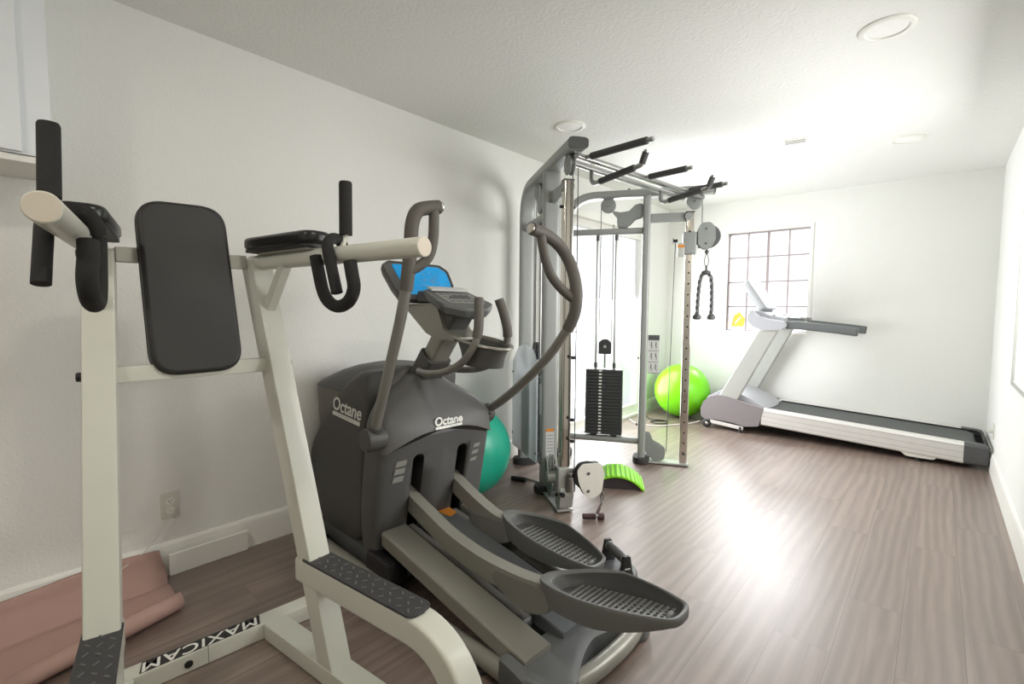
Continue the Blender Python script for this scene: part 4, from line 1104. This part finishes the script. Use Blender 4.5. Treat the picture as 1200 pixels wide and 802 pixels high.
b.sweep([(.60, WD / 2, bz(.60)), (2.10, WD / 2, bz(2.10)), (2.135, WD / 2, bz(2.135) - .012), (2.15, WD / 2, bz(2.15) - .045), (2.135, WD / 2, bz(2.135) - .078), (2.0, WD / 2, bz(2.0) - .085), (.60, WD / 2, bz(.6) - .09)], rrect(.53, .004, .001), (0, 0, 1)); b.obj('running_belt', 'belt', tm)
b = B(); b.box((1.34, WD / 2, bz(1.34) - .045), (1.5, .545, .05), .004, Euler((0, .0468, 0))); b.obj('deck_board', 'black', tm)
b = B()
for v in (.098, WD - .098): b.loft([[(a, v + s_ * .006, slope(a) - .002 + dz) for s_, dz in ((-1, -.012), (1, -.012), (1, 0), (-1, 0))] for a in (.66, 2.12)])
b.each('belt_guide', 'black', tm, flat=True)
b = B(); b.sweep(fil([(2.06, .09, slope(2.1) - .02), (2.19, .09, slope(2.15) - .03), (2.19, WD - .09, slope(2.15) - .03), (2.06, WD - .09, slope(2.1) - .02)], .05, 6), rrect(.012, .05, .004), (0, 0, 1)); b.obj('rear_guard', 'black', tm)
# transport wheels, front foot bars, rear feet
for v in (-.012, WD - .02):
    b = B(); b.lathe((.112, v, .045), (0, 1, 0), [(.012, 0), (.034, 0), (.044, .006), (.045, .020), (.042, .028), (.034, .031), (.012, .031)], 30)
    w = b.obj('transport_wheel', 'black', tm)
    b = B(); b.lathe((.112, v - .003, .045), (0, 1, 0), [(0, 0), (.012, 0), (.016, .004), (.016, .036), (0, .036)], 20); b.obj('wheel_hub', 'chrome', w)
    b = B(); b.box((.305, v + .02, .058), (.32, .022, .036), .004, Euler((0, .085, 0))); fb = b.obj('foot_bar', 'tm_white', tm)
    b = B(); b.cyl((.44, v + .006, .046), (.44, v + .034, .046), .012, n=16); b.cyl((.44, v + .02, .0), (.44, v + .02, .034), .018, n=16, bev=.003); b.each('bar_bolt', 'black', fb)
for v in (.04, WD - .04):
    b = B(); b.ext(fil([(1.66, .085), (1.93, .070), (1.895, .030), (1.72, .030)], [.01, .01, .015, .015], 4, True), v - .035, v + .035, 'az', .004); br_ = b.obj('rear_foot_bracket', 'offwhite', tm)
    b = B(); b.cyl((1.80, v, .0), (1.80, v, .012), .028, n=24, bev=.004); b.cyl((1.80, v, .01), (1.80, v, .034), .010, n=14); b.obj('levelling_foot', 'black', br_)
b = B(); b.box((1.0, WD / 2, .11), (.9, .35, .05), .01); b.obj('lift_frame', 'black', tm)
# uprights, console, handrails
for v in (.045, WD - .045):
    b = B(); b.ext([(.215, .335), (.395, .318), (.735, 1.03), (.572, 1.03)], v - .028, v + .028, 'az', .010, 3); b.obj('upright', 'tm_upright', tm)
b = B()
for v in (.045, WD - .045):
    hb = fil([(.46, 1.19), (.47, 1.11), (.52, 1.055), (.60, 1.025), (.72, 1.028), (.80, 1.040), (.815, 1.10), (.76, 1.118), (.64, 1.135), (.56, 1.165), (.505, 1.225)], .04, 5, True)
    b.ext(hb, v - .045, v + .045, 'az', .018, 3)
b.each('arm_housing', 'tm_light', tm)
b = B()
tr = fil([(.48, 1.205), (.50, 1.10), (.62, 1.06), (.70, 1.10), (.82, 1.125), (.80, 1.145), (.66, 1.165), (.55, 1.215)], .03, 5, True)
b.ext(tr, .085, WD - .085, 'az', .006); b.obj('console_tray', 'tm_light', tm)
b = B()
for a, v in ((.66, .17), (.76, .17), (.66, WD - .17), (.76, WD - .17)):
    b.lathe((a, v, 1.166 - (a - .66) * .22 + .004), (-.22, 0, 1), [(0, -.004), (.036, -.004), (.040, .0), (.036, .003), (0, .002)], 24)
b.each('cup_holder', 'keypad', tm)
TS = basis((.487, WD / 2, 1.372), (0, 1, 0), (-.19, 0, .30))
so = fil([(-.21, -.175), (.21, -.175), (.225, .17), (-.225, .17)], .04, 6, True)
b = B(TS); b.loft([[(q.x * s_, q.y * s_, h) for q in so] for h, s_ in ((-.062, .80), (-.05, .94), (-.02, 1), (.012, 1), (.022, .975))]); mc = b.obj('display_console', 'con_grey', tm)
b = B(TS); b.loft([[(q.x * s_, q.y * s_, h) for q in so] for h, s_ in ((-.066, .76), (-.061, .80))]); b.obj('display_back', 'darkgrey', mc)
b = B(TS); b.ext(fil([(-.18, -.12), (.18, -.12), (.19, .14), (-.19, .14)], .02, 4, True), .0215, .0245, 'av'); b.obj('display_face', 'tm_light', mc, flat=True)
for v in (.045, WD - .045):
    b = B(); hr = rrect(.052, .075, .022)
    b.sweep([(.795, v, 1.082), (.92, v, 1.078), (1.20, v, 1.050), (1.345, v, 1.032)], hr, (0, 0, 1)); h_ = b.obj('handrail', 'tm_dark', tm)
    b = B(); b.sweep([(1.343, v, 1.032), (1.352, v, 1.031)], [q * .94 for q in hr], (0, 0, 1)); b.obj('rail_cap', 'darkgrey', h_)
b = B(); b.sweep(fil([(.80, .085, 1.13), (.90, .16, 1.12), (.90, WD - .16, 1.12), (.80, WD - .085, 1.13)], .05, 6), rrect(.030, .045, .01), (0, 0, 1)); b.obj('front_crossbar', 'tm_dark', tm)
b = B(); b.sweep([(.90, .20, 1.125), (.90, .32, 1.125)], rrect(.034, .05, .01), (0, 0, 1)); b.sweep([(.90, WD - .32, 1.125), (.90, WD - .20, 1.125)], rrect(.034, .05, .01), (0, 0, 1)); b.each('pulse_plate', 'steel', tm)

# ------------------------------------------------------------------ balls and small floor gear
o = B().ball((0, 0, 0), .30, n=64, m=40).obj('exercise_ball', 'lime', ang=180); o.location = (.405, 5.425, .30)
tag(o, 'shiny lime green exercise ball in the far left corner beside the treadmill', 'exercise ball')
b = B(); b.cyl((0, 0, -.300), (0, 0, -.294), .012, n=12)
o.rotation_euler = (0.3, 0.2, 0); pl = b.obj('valve_plug', 'offwhite', o)
o2 = B().ball((0, 0, 0), .298, n=64, m=40).obj('exercise_ball', 'teal', ang=180); o2.location = (.30, 2.135, .298)
tag(o2, 'teal exercise ball on the floor behind the elliptical trainer', 'exercise ball')
o2.rotation_euler = (0.5, 0.9, 0)
b = B(); b.cyl((0, 0, -.298), (0, 0, -.292), .012, n=12); b.obj('valve_plug', 'offwhite', o2)

bs = thing('back_stretcher', 'lime green ribbed arched back stretcher on the floor inside the cable machine', 'back stretcher', (.93, 2.995, 0), 31)
Lc, Hh, Wd_ = .36, .092, .27
Rr = (Lc * Lc / 4 + Hh * Hh) / (2 * Hh); th = math.asin(Lc / 2 / Rr)
def arcp(k, n, r): 
    t = -th + 2 * th * k / n; return (r * math.sin(t), r * math.cos(t) - (Rr - Hh))
b = B(); o = [arcp(k, 40, Rr) for k in range(41)] + [arcp(k, 40, Rr - .010) for k in range(40, -1, -1)]
o = [(p[0], max(p[1], .001)) for p in o]
b.ext(o, -Wd_ / 2, Wd_ / 2, 'az', .002); ar = b.obj('arched_shell', 'limearch', bs)
b = B()
for k in range(13):
    t = -th * .93 + 2 * th * .93 * k / 12
    c = Vector(((Rr + .001) * math.sin(t), 0, (Rr + .001) * math.cos(t) - (Rr - Hh)))
    b.tube([c + Vector((0, y, 0)) for y in (-Wd_ / 2 + .004, -Wd_ / 2 + .012, Wd_ / 2 - .012, Wd_ / 2 - .004)], [.003, .0085, .0085, .003], 10)
b.obj('rib', 'limearch', ar)
b = B(); o = [arcp(k, 30, Rr - .011) for k in range(31)]; o = [(p[0], max(p[1], .004)) for p in o]
b.ext([(o[0][0], .002)] + o[1:-1] + [(o[-1][0], .002)], -Wd_ / 2 + .012, Wd_ / 2 - .012, 'az'); b.obj('foam_core', 'purpleblack', bs)

pg = thing('push_up_handle', 'black rotating push-up handle on a round base behind the pedals', 'push-up handle', (1.515, 1.945, 0), -32)
b = B(); b.lathe((0, 0, 0), (0, 0, 1), [(0, 0), (.088, 0), (.094, .004), (.094, .014), (.088, .022), (.06, .030), (.0, .032)], 48); b.obj('round_base', 'darkgrey', pg)
b = B()
for sx in (-1, 1):
    b.loft([[(sx * (.085 - .10 * 0) + sx * q[0] * 1, q[1], z) for q in ring2(w, d_, 20, 4)] for z, w, d_ in ((.012, .030, .085), (.05, .026, .062), (.095, .024, .044), (.118, .022, .038), (.124, .014, .028))])
b.each('side_support', 'black', pg)
b = B(); b.tube([(x, 0, .098) for x in (-.075, -.06, -.02, .02, .06, .075)], [.016, .0185, .0205, .0205, .0185, .016], 18); b.obj('hand_grip', 'pupgrip', pg)
b = B()
for sx in (-1, 1): b.cyl((sx * .066, 0, .098), (sx * .074, 0, .098), .021, n=20, bev=.003)
b.each('grip_ring', 'steel', pg)
b = B(); b.box((.0975, 0, .07), (.003, .026, .006), .001); b.obj('badge', 'ltgrey', pg)

b = B(); P = crv([(.38, 5.05, .006), (.30, 4.98, .006), (.28, 4.90, .006), (.36, 4.86, .006), (.44, 4.93, .007), (.40, 5.02, .012), (.32, 5.0, .016), (.22, 5.02, .006), (.10, 5.15, .006), (.03, 5.2, .006)], 8)
o = B().tube(P, .0055, 10).obj('power_cord', 'black'); b.bm.free(); tag(o, 'black cord coiled on the floor in front of the lime green ball', 'cord')
o = B().tube(crv([(.70, 5.20, .03), (.64, 5.14, .007), (.56, 4.98, .007), (.46, 4.80, .007), (.36, 4.72, .007), (.2, 4.72, .007), (.06, 4.85, .007)], 8), .006, 10).obj('power_cord', 'offwhite'); tag(o, 'white cord curving over the floor from the front of the treadmill', 'cord')
t = thing('wall_outlet', 'white outlet with plug low on the right wall beside the treadmill end', 'outlet', (W, 5.20, .30), 180)
B().ext(fil([(-.035, -.058), (.035, -.058), (.035, .058), (-.035, .058)], .004, 3, True), 0, .006, 'vz', .002).obj('cover_plate', 'offwhite', t)
B().ext(ring2(.034, .029, 24, 3), .006, .028, 'vz', .003).obj('plug', 'offwhite', t)

# ------------------------------------------------------------------ light
wd = bpy.data.worlds.new('daylight'); SC.world = wd; wd.use_nodes = True
bg = wd.node_tree.nodes['Background']; bg.inputs[0].default_value = (0.93, 0.97, 1.0, 1); bg.inputs[1].default_value = 0.95
def area(name, loc, rot, sx, sy, power, col=(1, 1, 1), spread=180):
    l = bpy.data.lights.new(name, 'AREA'); l.shape = 'RECTANGLE'; l.size = sx; l.size_y = sy; l.energy = power; l.color = col; l.spread = math.radians(spread)
    o = bpy.data.objects.new(name, l); COL.objects.link(o); o.location = loc; o.rotation_euler = rot; return o
area('door_daylight', (-.16, (DOOR[0] + DOOR[1]) / 2, 1.04), (0, -PI / 2 + math.radians(18), 0), 2.0, 1.5, 52, (.97, .99, 1))
area('far_sky_daylight', (1.0, LEN + 3.2, 4.4), (-PI / 2 + math.radians(40), 0, 0), 5.0, 3.2, 1250, (.97, .985, 1))
area('right_window_daylight', (W + .16, (RWIN[0] + RWIN[1]) / 2, 1.41), (0, PI / 2 - math.radians(22), 0), 1.2, 1.88, 36, (1, .99, .97))
# added fill lights for the near end of the room, unseen, no fixtures
for x, y in ((1.5, -0.9), (2.4, .9)):
    l = bpy.data.lights.new('near_fill_light', 'AREA'); l.shape = 'DISK'; l.size = .16; l.energy = 8; l.color = (1, .95, .86)
    o = bpy.data.objects.new('near_fill_light', l); COL.objects.link(o); o.location = (x, y, H - .012)

# ------------------------------------------------------------------ camera
cam = bpy.data.cameras.new('camera'); co = bpy.data.objects.new('camera', cam); COL.objects.link(co)
yaw, pitch, roll = (math.radians(v) for v in (41.2229, 3.8074, 0.4069))
fwd = Vector((-math.sin(yaw), math.cos(yaw), 0)); right = Vector((math.cos(yaw), math.sin(yaw), 0)); up = Vector((0, 0, 1))
f2 = fwd * math.cos(pitch) - up * math.sin(pitch); u2 = up * math.cos(pitch) + fwd * math.sin(pitch)
r3 = right * math.cos(roll) + u2 * math.sin(roll); u3 = u2 * math.cos(roll) - right * math.sin(roll)
co.matrix_world = Matrix(((r3.x, u3.x, -f2.x, 2.5724), (r3.y, u3.y, -f2.y, 0), (r3.z, u3.z, -f2.z, 1.2051), (0, 0, 0, 1)))
cam.sensor_width = 36; cam.lens = 570.1692 / 1200 * 36; cam.clip_start = .02
SC.camera = co
SC.view_settings.view_transform = 'Standard'; SC.view_settings.look = 'None'
SC.view_settings.exposure = 0.79; SC.view_settings.gamma = 1.0; SC.view_settings.use_curve_mapping = False
SC.cycles.max_bounces = 10; SC.cycles.diffuse_bounces = 6; SC.cycles.glossy_bounces = 4; SC.cycles.transparent_max_bounces = 8
SC.cycles.caustics_reflective = False; SC.cycles.caustics_refractive = False
